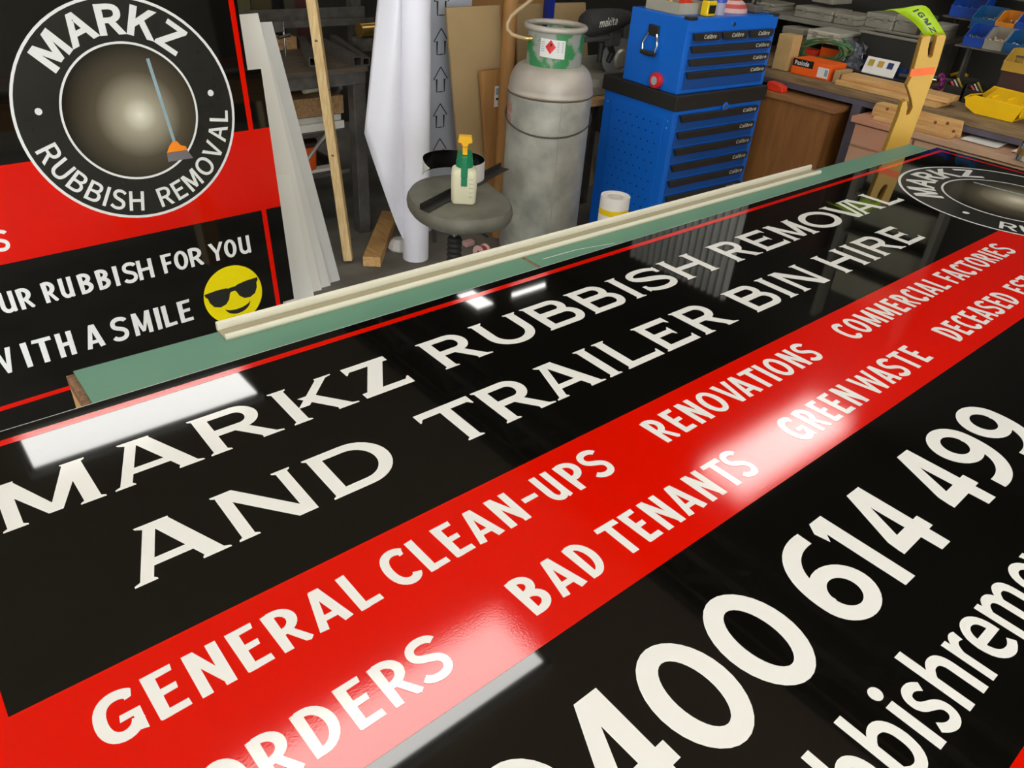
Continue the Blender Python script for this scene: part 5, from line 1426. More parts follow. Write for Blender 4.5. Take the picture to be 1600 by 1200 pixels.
nrm = rt.cross(upv).normalized()
if nrm.dot(vdir) < 0:
    nrm = -nrm
p = Pen(lambda x, y, l: a + dd * x + nrm * (0.0665 - 0.014 * (x / L) + l - 5.5 * y * y * 1.6) + nrm.cross(dd).normalized() * y)
sans_word(p, 'makita', 0.045, 0.185, -0.014, 0.032, 0.045, 0.2)
p.build('lettering', 'silver_text', bag)

# ================================================================== tape roll standing by the cabinet
q = at(962, 306, Y=1.85)
rx, ry_, rz = q.x, q.y, q.z
rl = thing('tape_roll', 'white roll with a yellow band standing upright beside the blue cabinet', 'roll', (rx, ry_, 0))
rr = 0.056
MB().lathe([(0.03, 0), (rr, 0), (rr, rz - 0.066), (0.03, rz - 0.066)], (rx, ry_, 0.001), 40).build('roll_body', 'tape_white', rl, smooth=True)
MB().lathe([(rr + 0.0006, rz - 0.066), (rr + 0.0006, rz - 0.044), (rr - 0.002, rz - 0.044)], (rx, ry_, 0.001), 40).build('coloured_band', 'yellow_band', rl, smooth=True)
MB().lathe([(rr, rz - 0.044), (rr, rz), (0.036, rz), (0.03, rz - 0.003), (0.03, 0.01)], (rx, ry_, 0.001), 40).build('roll_end', 'tape_white', rl, smooth=True)

# ================================================================== stool and the things on it
SZt = 0.6
outl = [(634, 303), (638, 291), (650, 281), (668, 275), (700, 271), (735, 270), (757, 279), (778, 296), (797, 309), (803, 322), (799, 333), (784, 341), (750, 346), (715, 348), (684, 342), (658, 331), (641, 317)]
O = [at(x, y, Z=SZt) for x, y in outl]
sc = sum(O, Vector()) / len(O)
# smooth the outline
for _ in range(1):
    O2 = []
    k = len(O)
    for i in range(k):
        a, b = O[i], O[(i + 1) % k]
        O2 += [a * 0.75 + b * 0.25, a * 0.25 + b * 0.75]
    O = O2
so = thing('stool', 'low stool with a dusty grey padded seat in front of the gas cylinder', 'stool', (sc.x, sc.y, 0))
prof = [(0.86, 0.004), (0.95, 0.0), (0.99, -0.012), (1.0, -0.026), (0.985, -0.042), (0.95, -0.052)]
vs, fs = [], []
k = len(O)
for s, dz in prof:
    for q in O:
        vs.append((sc.x + (q.x - sc.x) * s, sc.y + (q.y - sc.y) * s, SZt + dz))
for r in range(len(prof) - 1):
    for i in range(k):
        fs.append((r * k + i, r * k + (i + 1) % k, (r + 1) * k + (i + 1) % k, (r + 1) * k + i))
fs.append(tuple(range(k)))
fs.append(tuple((len(prof) - 1) * k + i for i in reversed(range(k))))
MB().add(vs, fs).build('seat_pad', 'seat', so, smooth=True)
MB().lathe([(0.0001, 0), (0.13, 0), (0.13, -0.012), (0.0001, -0.014)], (sc.x, sc.y, SZt - 0.053), 28).build('seat_plate', 'black_plastic', so, smooth=True)
MB().tube([(sc.x - 0.03, sc.y - 0.02, 0.36), (sc.x - 0.03, sc.y - 0.02, SZt - 0.06)], 0.0115, 14).build('gas_lift', 'chrome', so, smooth=True)
bp_ = []
for i in range(27):
    bp_.append((0.03 if i % 2 else 0.025, 0.12 + i * 0.0105))
MB().lathe(bp_ + [(0.0001, 0.395)], (sc.x - 0.03, sc.y - 0.02, 0.06), 24).build('bellows', 'rubber', so, smooth=True)
for i in range(5):
    t = 2 * math.pi * i / 5 + 0.3
    e = Vector((sc.x - 0.03 + 0.23 * math.cos(t), sc.y - 0.02 + 0.23 * math.sin(t), 0.075))
    MB().tube([(sc.x - 0.03, sc.y - 0.02, 0.13), e], [0.024, 0.014], 10).build('base_arm', 'black_plastic', so, smooth=True)
    MB().cyl(e + Vector((-0.012, 0, -0.047)), e + Vector((0.012, 0, -0.047)), 0.027, 16).build('castor', 'rubber', so, smooth=True)
MB().tube([at(676, 345, Y=2.35), at(679, 378, Y=2.35)], 0.008, 8).build('lever', 'black_plastic', so)
MB().tube([at(735, 350, Y=2.25), at(762, 370, Y=2.25)], 0.005, 8).build('lever', 'black_plastic', so)

ZT = SZt + 0.0055
# spray bottle
q = at(724, 319, Z=ZT)
sp = thing('spray_bottle', 'translucent pump spray bottle with green collar and yellow button on the stool', 'bottle', (q.x, q.y, ZT))
v2 = (Vector((q.x, q.y, 0))).normalized()
side = Vector((v2.y, -v2.x, 0))
mm = Matrix(((side.x, v2.x, 0, q.x + v2.x * 0.035), (side.y, v2.y, 0, q.y + v2.y * 0.035), (0, 0, 1, ZT), (0, 0, 0, 1)))


def rounded(w, d, r, n=5):
    out = []
    for cx, cy, a in ((w - r, d - r, 0), (-w + r, d - r, 90), (-w + r, -d + r, 180), (w - r, -d + r, 270)):
        out += [(cx + r * math.cos(math.radians(a + 90 * i / n)), cy + r * math.sin(math.radians(a + 90 * i / n))) for i in range(n + 1)]
    return out


rows = [(0.040, 0.036, 0.012, 0.0), (0.045, 0.040, 0.016, 0.008), (0.047, 0.042, 0.018, 0.06), (0.047, 0.042, 0.02, 0.105), (0.044, 0.039, 0.026, 0.122), (0.034, 0.032, 0.028, 0.13)]
vs, fs = [], []
for w_, d_, r_, z_ in rows:
    vs += [mm @ Vector((x, y, z_)) for x, y in rounded(w_, d_, r_)]
k = 24
for r in range(len(rows) - 1):
    for i in range(k):
        fs.append((r * k + i, r * k + (i + 1) % k, (r + 1) * k + (i + 1) % k, (r + 1) * k + i))
fs += [tuple(reversed(range(k))), tuple((len(rows) - 1) * k + i for i in range(k))]
MB().add(vs, fs).build('bottle_body', 'bottle_white', sp, smooth=True)
MB().lathe([(0.031, 0.1305), (0.031, 0.15), (0.029, 0.155), (0.026, 0.185), (0.0001, 0.186)], mm @ Vector((0, 0, 0)), 24).build('pump_collar', 'pump_green', sp, smooth=True)
MB().box((-0.011, -0.048, 0.07), (0.011, -0.0425, 0.10), mm).build('pump_spout_tip', 'pump_green', sp, bevel=0.002)
MB().box((-0.012, -0.05, 0.10), (0.012, -0.022, 0.18), mm).build('pump_spout', 'pump_green', sp, bevel=0.004)
MB().box((-0.009, -0.04, 0.181), (0.009, -0.012, 0.206), mm).build('nozzle', 'pump_yellow', sp, bevel=0.003)
MB().prism([(-0.026, 0.0), (-0.022, 0.022), (0.022, 0.022), (0.026, 0.0), (0.014, -0.002), (0.008, -0.014), (-0.008, -0.014), (-0.014, -0.002)], side, (0, 0, 1), mm @ Vector((0, -0.028, 0.221)), v2, 0.03).build('pump_button', 'pump_yellow', sp, bevel=0.002)
for i in range(5):
    MB().box((0.018, -0.0432, 0.03 + i * 0.016), (0.034, -0.0424, 0.0315 + i * 0.016), mm).build('level_mark', 'print_grey', sp)
# curled vinyl strip standing on edge (black inside, white outside)
cc = at(708, 283, Z=ZT)
cs_ = thing('vinyl_strip', 'curled strip of vinyl, black inside and white outside, standing on the stool', 'strip', (cc.x, cc.y, ZT))
path = []
for i in range(45):
    t = math.radians(222 - 296 * i / 44)
    rad = 0.122
    d1 = side * (rad * math.cos(t)) + v2 * (rad * 0.92 * math.sin(t))
    path.append(Vector((cc.x, cc.y, 0)) + d1 + v2 * 0.05)
for nm, mt, off in (('strip_outer_face', 'white_paper', 0.0008), ('strip_inner_face', 'black_gloss', -0.0008)):
    vs, fs = [], []
    for i, q in enumerate(path):
        dirn = (q - Vector((cc.x, cc.y, 0)) - v2 * 0.05).normalized()
        fr_ = max(0, (6 - i) / 6)
        for rr_, zz in ((off, 0.05 * fr_), (off, 0.072 - 0.02 * fr_), (0.0, 0.072 - 0.02 * fr_), (0.0, 0.05 * fr_)):
            vs.append(q + dirn * rr_ + Vector((0, 0, ZT + 0.003 + zz)))
    for i in range(len(path) - 1):
        for j in range(4):
            a, b = i * 4 + j, i * 4 + (j + 1) % 4
            fs.append((a, b, b + 4, a + 4))
    MB().add(vs, fs).build(nm, mt, cs_, smooth=False)
# black angle section lying across the stool
a, b = at(656, 328, Z=ZT), at(782, 262, Z=ZT)
dr = (b - a).normalized()
nn = Vector((-dr.y, dr.x, 0))
an = MB().prism([(0, 0), (0.04, 0), (0.04, 0.002), (0.002, 0.002), (0.002, 0.022), (0, 0.022)], -nn, (0, 0, 1), a + nn * 0.0 + Vector((0, 0, 0.0012)), dr, (b - a).length).build('angle_section', 'black_plastic')
tag(an, 'black angle section lying across the stool seat under the bottle', 'angle section')
# small things on the floor by the stool
q = at(753, 394, Z=0.03)
rw = thing('wire_reel', 'small red reel of wire on the floor beside the gas cylinder', 'reel', (q.x, q.y, 0))
for o in (-0.022, 0.022):
    MB().lathe([(0.008, -0.002), (0.035, -0.002), (0.035, 0.002), (0.008, 0.002)], (q.x + o, q.y, 0.036), 24, axis=(1, 0.3, 0)).build('flange', 'stripe_white', rw, smooth=True)
MB().lathe([(0.024, -0.018), (0.027, 0), (0.024, 0.018)], (q.x, q.y, 0.036), 24, axis=(1, 0.3, 0)).build('winding', 'stripe_red', rw, smooth=True)
q = at(732, 384, Z=0.0)
tag(MB().box((q.x - 0.03, q.y - 0.02, 0.0005), (q.x + 0.03, q.y + 0.02, 0.03)).build('foam_block', 'stripe_white', bevel=0.008, seg=3), 'small pink foam block on the floor behind the stool', 'block')
q = at(624, 388, Z=0)
tag(MB().lathe([(0.0001, 0.06), (0.03, 0.055), (0.05, 0.035), (0.06, 0.01), (0.055, 0)], (q.x, q.y, 0), 9).build('crumpled_paper', 'white_paper'), 'crumpled pale paper on the floor beside the white roll', 'paper')

# ================================================================== storage bench on the right
BX, BZ = 3.62, 0.9
sbn = thing('storage_bench', 'long timber topped storage bench with a dark steel frame along the right wall', 'bench', (4.0, 1.0, 0))
for k in range(3):
    MB().box((BX + 0.004 + k * 0.262, -1.6, BZ - 0.03), (BX + 0.262 + k * 0.262, 2.75, BZ)).build('top_board', 'bench_wood', sbn, bevel=0.002)
MB().box((BX + 0.008, -1.6, BZ - 0.056), (BX + 0.045, 2.75, BZ - 0.031)).build('front_rail', 'steel_paint', sbn)
MB().box((4.34, -1.6, BZ - 0.056), (4.38, 2.75, BZ - 0.031)).build('rear_rail', 'steel_paint', sbn)
for y in (2.68, 1.745, 0.3, -1.5):
    MB().box((BX + 0.01, y - 0.025, 0), (BX + 0.055, y + 0.02, BZ - 0.057)).build('leg', 'steel_paint', sbn)
    MB().box((4.335, y - 0.025, 0), (4.38, y + 0.02, BZ - 0.057)).build('leg', 'steel_paint', sbn)

# cabinets pushed under the bench
c1 = thing('low_cabinet', 'plain brown wooden cabinet under the bench beside the blue tool cabinet', 'cabinet', (3.95, 2.1, 0))
MB().box((3.555, 1.815, 0), (4.2, 2.62, 0.801)).build('cabinet_body', 'cab_brown', c1)
MB().box((3.53, 1.79, 0.802), (4.22, 2.64, 0.827)).build('cabinet_top', 'cab_edge', c1, bevel=0.002)
c2 = thing('drawer_cabinet', 'worn pinkish drawer cabinet under the bench beyond the table end', 'cabinet', (3.9, 1.1, 0))
MB().box((3.53, 0.42, 0), (4.2, 1.675, 0.797)).build('cabinet_body', 'cab_pink', c2)
MB().box((3.5, 0.4, 0.798), (4.22, 1.69, 0.824)).build('cabinet_top', 'cab_pink', c2, bevel=0.002)
for y0, y1 in ((1.40, 1.67), (0.86, 1.392), (0.44, 0.852)):
    MB().box((3.517, y0, 0.7), (3.5295, y1, 0.79)).build('drawer_front', 'cab_pink', c2, bevel=0.002)
    MB().box((3.517, y0, 0.03), (3.5295, y1, 0.692)).build('door', 'cab_pink', c2, bevel=0.002)
t = MB().prism([(0, 0), (0.1, 0), (0.095, 0.026), (0.06, 0.036), (0.01, 0.04)], (0, -1, 0), (0, 0, 1), (3.56, 2.2, 0.8275), (1, 0, 0), 0.05).build('plastic_clip', 'red_bright', bevel=0.004)
tag(t, 'bright red plastic clip on top of the brown cabinet', 'clip')
# pine offcuts on the drawer cabinet
p0 = thing('pine_board', 'knotty pine board lying flat on the drawer cabinet in front', 'timber', (3.54, 1.4, 0.8245))
MB().box((3.515, 1.26, 0.8245), (3.575, 1.60, 0.842)).build('board', 'pine_y', p0, bevel=0.002)
p1 = thing('pine_board', 'knotty pine board with a rounded end standing on edge at the bench front', 'timber', (3.59, 1.4, 0.8245))
MB().prism([(0, 0), (0.40, 0), (0.39, 0.066), (0.03, 0.066), (0.008, 0.058), (0, 0.035)], (0, -1, 0), (0, 0, 1), (3.585, 1.645, 0.8245), (1, 0, 0), 0.02).build('board', 'pine_y', p1, bevel=0.002)
for y, z in ((1.58, 0.868), (1.36, 0.862), (1.31, 0.87), (1.275, 0.845)):
    MB().lathe([(0.0001, 0), (0.007, 0)], (3.5845, y, z), 10, axis=(-1, 0, 0)).build('knot', 'knot', p1)
for k, (y0, y1, x0, lab) in enumerate(((1.08, 1.23, -0.06, 'white paper sheet sticking out beside the pine boards'), (0.93, 1.03, -0.05, 'curled white paper under the bench near the brass canister'))):
    vs = [(BX + x0, y0, 0.828), (BX + x0, y1, 0.828), (BX + x0 + 0.2, y1, 0.832), (BX + x0 + 0.2, y0, 0.842)]
    o = MB().add(vs, [(0, 1, 2, 3)]).build('paper_sheet', 'white_paper')
    m = o.modifiers.new('solid', 'SOLIDIFY')
    m.thickness = 0.002
    tag(o, lab, 'paper')
q = at(1599, 225, X=3.5)
q.z = 0.8247 + 0.073
mc = thing('spray_can', 'shiny silver and brass can at the right edge of the picture', 'can', (q.x, q.y, 0.8247))
MB().lathe([(0.0001, 0), (0.03, 0), (0.03, 0.06), (0.024, 0.075), (0.012, 0.085), (0.0001, 0.086)], (q.x, q.y - 0.02, q.z - 0.073), 24).build('can_body', 'chrome', mc, smooth=True)
MB().lathe([(0.0305, 0.02), (0.0305, 0.045)], (q.x, q.y - 0.02, q.z - 0.073), 24).build('can_band', 'brass', mc, smooth=True)

# timber planks along the bench front
for k, (x0, x1, y0, y1, z0, z1, lab) in enumerate(((3.665, 3.80, 1.41, 1.90, 0.901, 0.922, 'lower pale plank lying along the bench front'),
                                                   (3.70, 3.82, 1.385, 1.895, 0.9225, 0.945, 'upper pale plank lying along the bench front'),
                                                   (3.83, 3.90, 1.5, 1.93, 0.901, 0.93, 'thin pale plank lying behind the bench front planks'))):
    tag(MB().box((x0, y0, z0), (x1, y1, z1)).build('timber_plank', 'pine_y', bevel=0.002), lab, 'timber', 'planks along the bench front')
tag(MB().box((3.70, 1.906, 0.901), (3.82, 1.935, 0.955)).build('timber_block', 'cardboard', bevel=0.002), 'rough end block beside the planks on the bench', 'timber')

# cardboard box, orange nail boxes, cases, cord
def blk(px0, px1, ptop, pbot, X, dep, z0=None):
    """extent along Y and Z of something whose front face stands at X"""
    a, b = at(px0, pbot, X=X), at(px1, pbot, X=X)
    top = at((px0 + px1) / 2, ptop, X=X)
    return b.y, a.y, (z0 if z0 is not None else min(a.z, b.z)), top.z


y0, y1, z0, z1 = blk(1206, 1230, 52, 103, 3.7, 0.1, 0.901)
tag(MB().box((3.7, y0, z0), (3.78, y1, z1)).build('cardboard_box', 'cardboard_c', bevel=0.003), 'upright tan cardboard box on the bench beside the tool chest', 'box')
y0, y1 = 1.955, 2.165
nb = thing('nail_box', 'orange and black nail box at the bench front', 'box', (3.75, (y0 + y1) / 2, 0.901))
MB().box((3.70, y0, 0.901), (3.84, y1, 0.972)).build('carton', 'orange_box', nb, bevel=0.002)
MB().box((3.6985, y0 + 0.095, 0.938), (3.6995, y1 - 0.003, 0.971)).build('black_panel', 'print_black', nb)
MB().box((3.6982, y0 + 0.008, 0.91), (3.6995, y0 + 0.066, 0.955)).build('white_label', 'white_paper', nb)
MB().box((3.6979, y0 + 0.012, 0.918), (3.6981, y0 + 0.028, 0.948)).build('barcode', 'print_grey', nb)
p = Pen(lambda x, y, l: Vector((3.6978 - l, y1 - x, y)))
sans_word(p, 'Paslode', 0.014, 0.092, 0.945, 0.018, 0.06)
p.build('lettering', 'white_vinyl', nb)
a, b = at(1279, 90, X=3.95), at(1312, 92, X=3.95)
nb2 = thing('nail_box', 'orange nail box standing on end behind the green cord', 'box', (4.0, a.y, 0.901))
MB().box((3.95, b.y, 0.901), (4.05, a.y, 1.035)).build('carton', 'orange_box', nb2, bevel=0.002)
MB().box((3.9485, b.y + 0.003, 1.005), (3.9495, a.y - 0.003, 1.033)).build('black_panel', 'print_black', nb2)
a = at(1250, 92, X=3.92)
tag(MB().box((3.92, a.y - 0.07, 0.901), (4.0, a.y + 0.05, 0.985)).build('small_carton', 'red_bright', bevel=0.002), 'faded red carton behind the front nail box', 'box')
a = at(1234, 78, X=3.9)
a.y += 0.03
rt_ = thing('masking_tape', 'roll of tan masking tape standing behind the nail box', 'tape', (3.86, a.y, 0.901))
MB().lathe([(0.028, -0.012), (0.043, -0.012), (0.043, 0.012), (0.028, 0.012), (0.028, -0.012)], (3.9, a.y, 0.945), 28, axis=(1, 0.5, 0)).build('tape_ring', 'cardboard', rt_, smooth=True)
# green extension cord: loose coil
rng = random.Random(5)
cp_ = []
cc_ = at(1283, 82, X=3.86)
for i in range(150):
    t = i * 0.37
    rr_ = 0.115 + 0.018 * math.sin(i * 0.7)
    wob = 0.05 + 0.02 * math.sin(i * 0.21)
    cp_.append((3.885 + 0.02 * math.sin(t * 0.9 + 1) - 0.0001 * i, cc_.y + 0.01 - rr_ * 1.15 * math.cos(t) + 0.012 * math.sin(i), 1.0 + wob * 0.75 * math.sin(t) - 0.22 * rr_ * math.cos(t + 2.6)))
tag(MB().tube(cp_, 0.0042, 6).build('extension_cord', 'cord_green', smooth=True), 'loose coil of green extension cord on the bench', 'cord')


def case(lab, lo, hi, m='clear_case', comp=4):
    t = thing('organiser_case', lab, 'case', ((lo[0] + hi[0]) / 2, (lo[1] + hi[1]) / 2, lo[2]), 'organiser cases on the bench')
    zm = lo[2] + (hi[2] - lo[2]) * 0.6
    MB().box(lo, (hi[0], hi[1], zm - 0.001)).build('case_base', m, t, bevel=0.004)
    MB().box((lo[0] - 0.002, lo[1] - 0.002, zm), (hi[0] + 0.002, hi[1] + 0.002, hi[2])).build('case_lid', m, t, bevel=0.005)
    n = comp
    for k in range(n):
        y = lo[1] + (hi[1] - lo[1]) * (k + 0.5) / n
        MB().box((lo[0] - 0.006, y - 0.012, zm - 0.012), (lo[0] - 0.0022, y + 0.012, zm + 0.012)).build('latch', 'grey_rim', t, bevel=0.001)
    return t


a, b = at(1259, 62, X=3.86), at(1311, 62, X=3.86)
case('clear grey organiser case resting over the green cord', (3.86, b.y, 1.0365), (4.06, a.y, 1.088), comp=2)
a, b = at(1222, 50, X=4.0), at(1256, 50, X=4.0)
case('dull grey organiser case behind the cardboard box', (4.0, b.y, 0.975), (4.15, a.y, 1.06), 'grey_case', 2)
tag(MB().box((4.0, b.y, 0.901), (4.12, a.y, 0.974)).build('storage_block', 'rack_brown'), 'dark box under the dull grey organiser case', 'box')
# raised shelf at the wall with more cases
SX_, SZ_ = 4.08, 1.10
sh = thing('wall_shelf', 'grey raised shelf behind the bench carrying organiser cases', 'shelf', (4.25, 2.1, 0.9))
MB().box((SX_, 1.70, SZ_ - 0.022), (4.5, 2.75, SZ_)).build('shelf_board', 'grey_rim', sh)
for y in (1.72, 2.72):
    MB().box((4.2, y - 0.015, 0.901), (4.45, y + 0.015, SZ_ - 0.023)).build('support', 'steel_dark', sh)
for k, (x0, p0, p1, zb, zt_, lab) in enumerate(((4.12, 1170, 1206, SZ_, 1.14, 'grey organiser case behind the tool chest on the raised shelf'),
                                               (4.10, 1240, 1300, SZ_, 1.155, 'long grey organiser case on the raised shelf, over the clear case'),
                                               (4.11, 1304, 1340, SZ_, 1.15, 'grey organiser case on the raised shelf nearest the black tub'),
                                               (4.2, 1262, 1296, 1.172, 1.215, 'upper organiser case stacked on the raised shelf'),
                                               (4.2, 1354, 1398, SZ_, 1.17, 'organiser case on the raised shelf straight behind the black tub'),
                                               (4.22, 1402, 1440, SZ_, 1.18, 'organiser case on the raised shelf behind the lime strip'),
                                               (4.1, 1446, 1476, SZ_, 1.17, 'organiser case on the raised shelf nearest the blue bins'))):
    a, b = at(p0, 25, X=x0), at(p1, 25, X=x0)
    case(lab, (x0, b.y, zb + 0.001), (x0 + 0.2, a.y, zt_), 'grey_case', 2)
# crumpled clear film
a = at(1330, 62, X=3.95)
fv, ff = [], []
rng = random.Random(11)
for i in range(9):
    for j in range(9):
        fv.append((3.89 + 0.02 * j / 8 + rng.uniform(-0.015, 0.015), a.y - 0.115 + 0.13 * i / 8 + rng.uniform(-0.006, 0.006), 0.93 + 0.13 * j / 8 + rng.uniform(-0.01, 0.01)))
for i in range(8):
    for j in range(8):
        q = i * 9 + j
        ff.append((q, q + 1, q + 10, q + 9))
o = MB().add(fv, ff).build('plastic_film', 'clear_film')
m = o.modifiers.new('solid', 'SOLIDIFY')
m.thickness = 0.003
tag(o, 'crumpled clear plastic film beside the black tub', 'film')
tag(MB().box((3.975, a.y - 0.06, 0.901), (4.05, a.y + 0.03, 1.03)).build('cardboard_box', 'dark_blue', bevel=0.002), 'dark blue box behind the crumpled film', 'box')

# black tub with a grey rim, a printed sheet and blue carton in front
a, b = at(1347, 38, X=3.93), at(1444, 62, X=3.93)
ty0, ty1 = b.y, a.y
tz = a.z + 0.0
tbx = thing('plastic_tub', 'black plastic tub with a dusty grey rim on the bench', 'tub', (4.0, (ty0 + ty1) / 2, 0.95))
x0, x1 = 3.93, 4.07
zt_ = 1.105
for lo, hi in (((x0, ty0 + 0.01, 0.99), (x0 + 0.006, ty1 - 0.01, zt_)), ((x1 - 0.006, ty0 + 0.01, 0.99), (x1, ty1 - 0.01, zt_)), ((x0 + 0.006, ty0 + 0.01, 0.99), (x1 - 0.006, ty0 + 0.016, zt_)), ((x0 + 0.006, ty1 - 0.016, 0.99), (x1 - 0.006, ty1 - 0.01, zt_)), ((x0 + 0.006, ty0 + 0.016, 0.99), (x1 - 0.006, ty1 - 0.016, 0.995))):
    MB().box(lo, hi).build('tub_wall', 'tub_black', tbx)
for lo, hi in (((x0 - 0.012, ty0, zt_ + 0.0005), (x0 + 0.004, ty1, zt_ + 0.012)), ((x1 - 0.004, ty0, zt_ + 0.0005), (x1 + 0.01, ty1, zt_ + 0.012)), ((x0 + 0.004, ty0, zt_ + 0.0005), (x1 - 0.004, ty0 + 0.012, zt_ + 0.012)), ((x0 + 0.004, ty1 - 0.012, zt_ + 0.0005), (x1 - 0.004, ty1, zt_ + 0.012))):
    MB().box(lo, hi).build('tub_rim', 'grey_rim', tbx, bevel=0.003)
tag(MB().box((3.92, ty0 + 0.03, 0.901), (4.08, ty1 - 0.02, 0.989)).build('blue_carton', 'dark_blue', bevel=0.002), 'dark blue carton under the black tub', 'box')
a, b = at(1350, 92, X=3.85), at(1399, 105, X=3.85)
ps = thing('printed_sheet', 'white sheet with three product pictures propped before the black tub', 'paper', (3.86, a.y, 0.92))
pz0, pz1 = 0.946, 1.02
py0, py1 = b.y, a.y
sl = lambda y, z: 3.86 + (z - 0.95) * 0.4
MB().prism([(0, 0), (py1 - py0, 0), (py1 - py0, 0.075), (0, 0.075)], (0, -1, 0), Vector((0.35, 0, 0.94)).normalized(), (3.86, py1, 0.947), (1, 0, 0), 0.0015).build('sheet', 'white_paper', ps)
for k, cm_ in enumerate(('tool_yellow', 'bin_tan', 'dark_blue')):
    MB().prism([(0, 0), (0.028, 0), (0.028, 0.028), (0, 0.028)], (0, -1, 0), Vector((0.35, 0, 0.94)).normalized(), (3.869, py1 - 0.016 - k * 0.048, 0.981), (-1, 0, 0), 0.0008).build('picture', cm_, ps)
a = at(1420, 92, X=3.86)
tl_ = thing('screwdriver', 'black handled screwdriver lying beside the printed sheet', 'screwdriver', (3.88, a.y, 0.95))
MB().tube([(3.88, a.y + 0.03, 0.962), (3.9, a.y - 0.05, 0.967)], 0.011, 10).build('handle', 'black_plastic', tl_, smooth=True)
MB().tube([(3.9, a.y - 0.05, 0.967), (3.92, a.y - 0.13, 0.97)], 0.004, 8).build('shaft', 'chrome', tl_, smooth=True)
tag(MB().box((3.84, a.y - 0.16, 0.9455), (3.915, a.y + 0.28, 0.9465)).build('tool_mat', 'black_plastic'), 'black mat on the planks under the printed sheet', 'mat')


# ---- open-fronted parts bins
def bin_(lab, x, y, z, w, d, h, m, fill=None):
    t = thing('parts_bin', lab, 'bin', (x + d / 2, y, z), 'open fronted parts bins')
    y0, y1 = y - w / 2, y + w / 2
    th = 0.003
    MB().box((x, y0, z), (x + d, y1, z + th)).build('bin_floor', m, t)
    for yy in (y0, y1 - th):
        MB().prism([(0, th), (d, th), (d, h), (d * 0.45, h), (0.0, h * 0.45)], (1, 0, 0), (0, 0, 1), (x, yy, z), (0, 1, 0), th).build('bin_side', m, t)
    MB().box((x, y0 + th, z + th), (x + th, y1 - th, z + h * 0.45)).build('bin_front', m, t)
    MB().box((x + d - th, y0 + th, z + th), (x + d, y1 - th, z + h)).build('bin_back', m, t)
    MB().box((x - 0.005, y0, z + h * 0.4), (x, y1, z + h * 0.46)).build('bin_lip', m, t)
    if fill:
        r = random.Random(int(y * 1000))
        pm = MB()
        for i in range(26):
            px, py = x + r.uniform(0.015, d * 0.6), r.uniform(y0 + 0.012, y1 - 0.012)
            pz = z + h * 0.3 + r.uniform(-0.012, 0.012)
            an = r.uniform(0, 6.28)
            pm.tube([(px, py, pz), (px + 0.012 * math.cos(an), py + 0.012 * math.sin(an), pz + r.uniform(0.001, 0.012))], 0.0025, 5)
        pm.box((x + th, y0 + th + 0.0005, z + th), (x + d * 0.9, y1 - th - 0.0005, z + h * 0.27))
        stuff(pm.build('loose_screws', fill, t))
    return t


spec = [  # front X, left and right edge along Y, floor Z, height, material, fill, label
    (4.29, 1.60, 1.745, 1.20, 0.10, 'bin_blue', 'screws', 'dark blue bin at the left end of the middle row'),
    (4.19, 1.492, 1.595, 1.18, 0.085, 'bin_teal', 'screws', 'teal blue bin second along the middle row'),
    (4.19, 1.405, 1.488, 1.18, 0.08, 'bin_orange', 'screws', 'small orange bin in the middle row'),
    (4.19, 1.29, 1.401, 1.18, 0.10, 'bin_blue', 'screws', 'blue bin right of the orange bin'),
    (4.05, 1.458, 1.545, 1.115, 0.085, 'bin_blue', 'screws', 'blue bin with white plugs, left end of the bottom row'),
    (4.05, 1.372, 1.455, 1.115, 0.085, 'grey_case', 'screws_red', 'grey bin of red and white wall plugs in the bottom row'),
    (4.05, 1.27, 1.369, 1.115, 0.085, 'bin_teal', 'screws', 'teal bin of grey plugs right in the bottom row'),
    (4.36, 1.555, 1.672, 1.306, 0.07, 'bin_blue', None, 'blue bin in the top row above the teal bin'),
    (4.36, 1.68, 1.83, 1.306, 0.08, 'bin_teal', None, 'wide teal bin in the top row'),
    (4.36, 1.84, 1.98, 1.306, 0.08, 'bin_blue', None, 'dark blue bin at the left end of the top row'),
    (4.36, 1.42, 1.495, 1.306, 0.08, 'bin_teal', None, 'teal bin at the right end of the top row'),
]
for X, ya, yb_, z, h, m, fl, lab in spec:
    bin_(lab, X, (ya + yb_) / 2, z, yb_ - ya, 0.13 if X < 4.3 else 0.12, h, m, fl)
# stepped rack under the bins
for X, z, y0_, y1_, wd, nm in ((4.04, 1.115, 1.25, 1.57, 0.14, 'bottom'), (4.181, 1.18, 1.27, 1.597, 0.104, 'middle'), (4.286, 1.20, 1.599, 1.77, 0.14, 'short upper'), (4.35, 1.306, 1.40, 2.02, 0.14, 'top')):
    rk = thing('bin_shelf', nm + ' steel shelf under the blue parts bins', 'shelf', (X + wd / 2, (y0_ + y1_) / 2, z - 0.01), 'bin shelves')
    MB().box((X, y0_, z - 0.008), (X + wd, y1_, z - 0.001)).build('shelf_plate', 'steel_dark', rk)
    for y in (y0_ + 0.02, y1_ - 0.03):
        MB().box((X + wd - 0.03, y, 0.901 if X < 4.3 else z - 0.014), (X + wd - 0.005, y + 0.012, z - 0.0085)).build('support', 'steel_dark', rk)

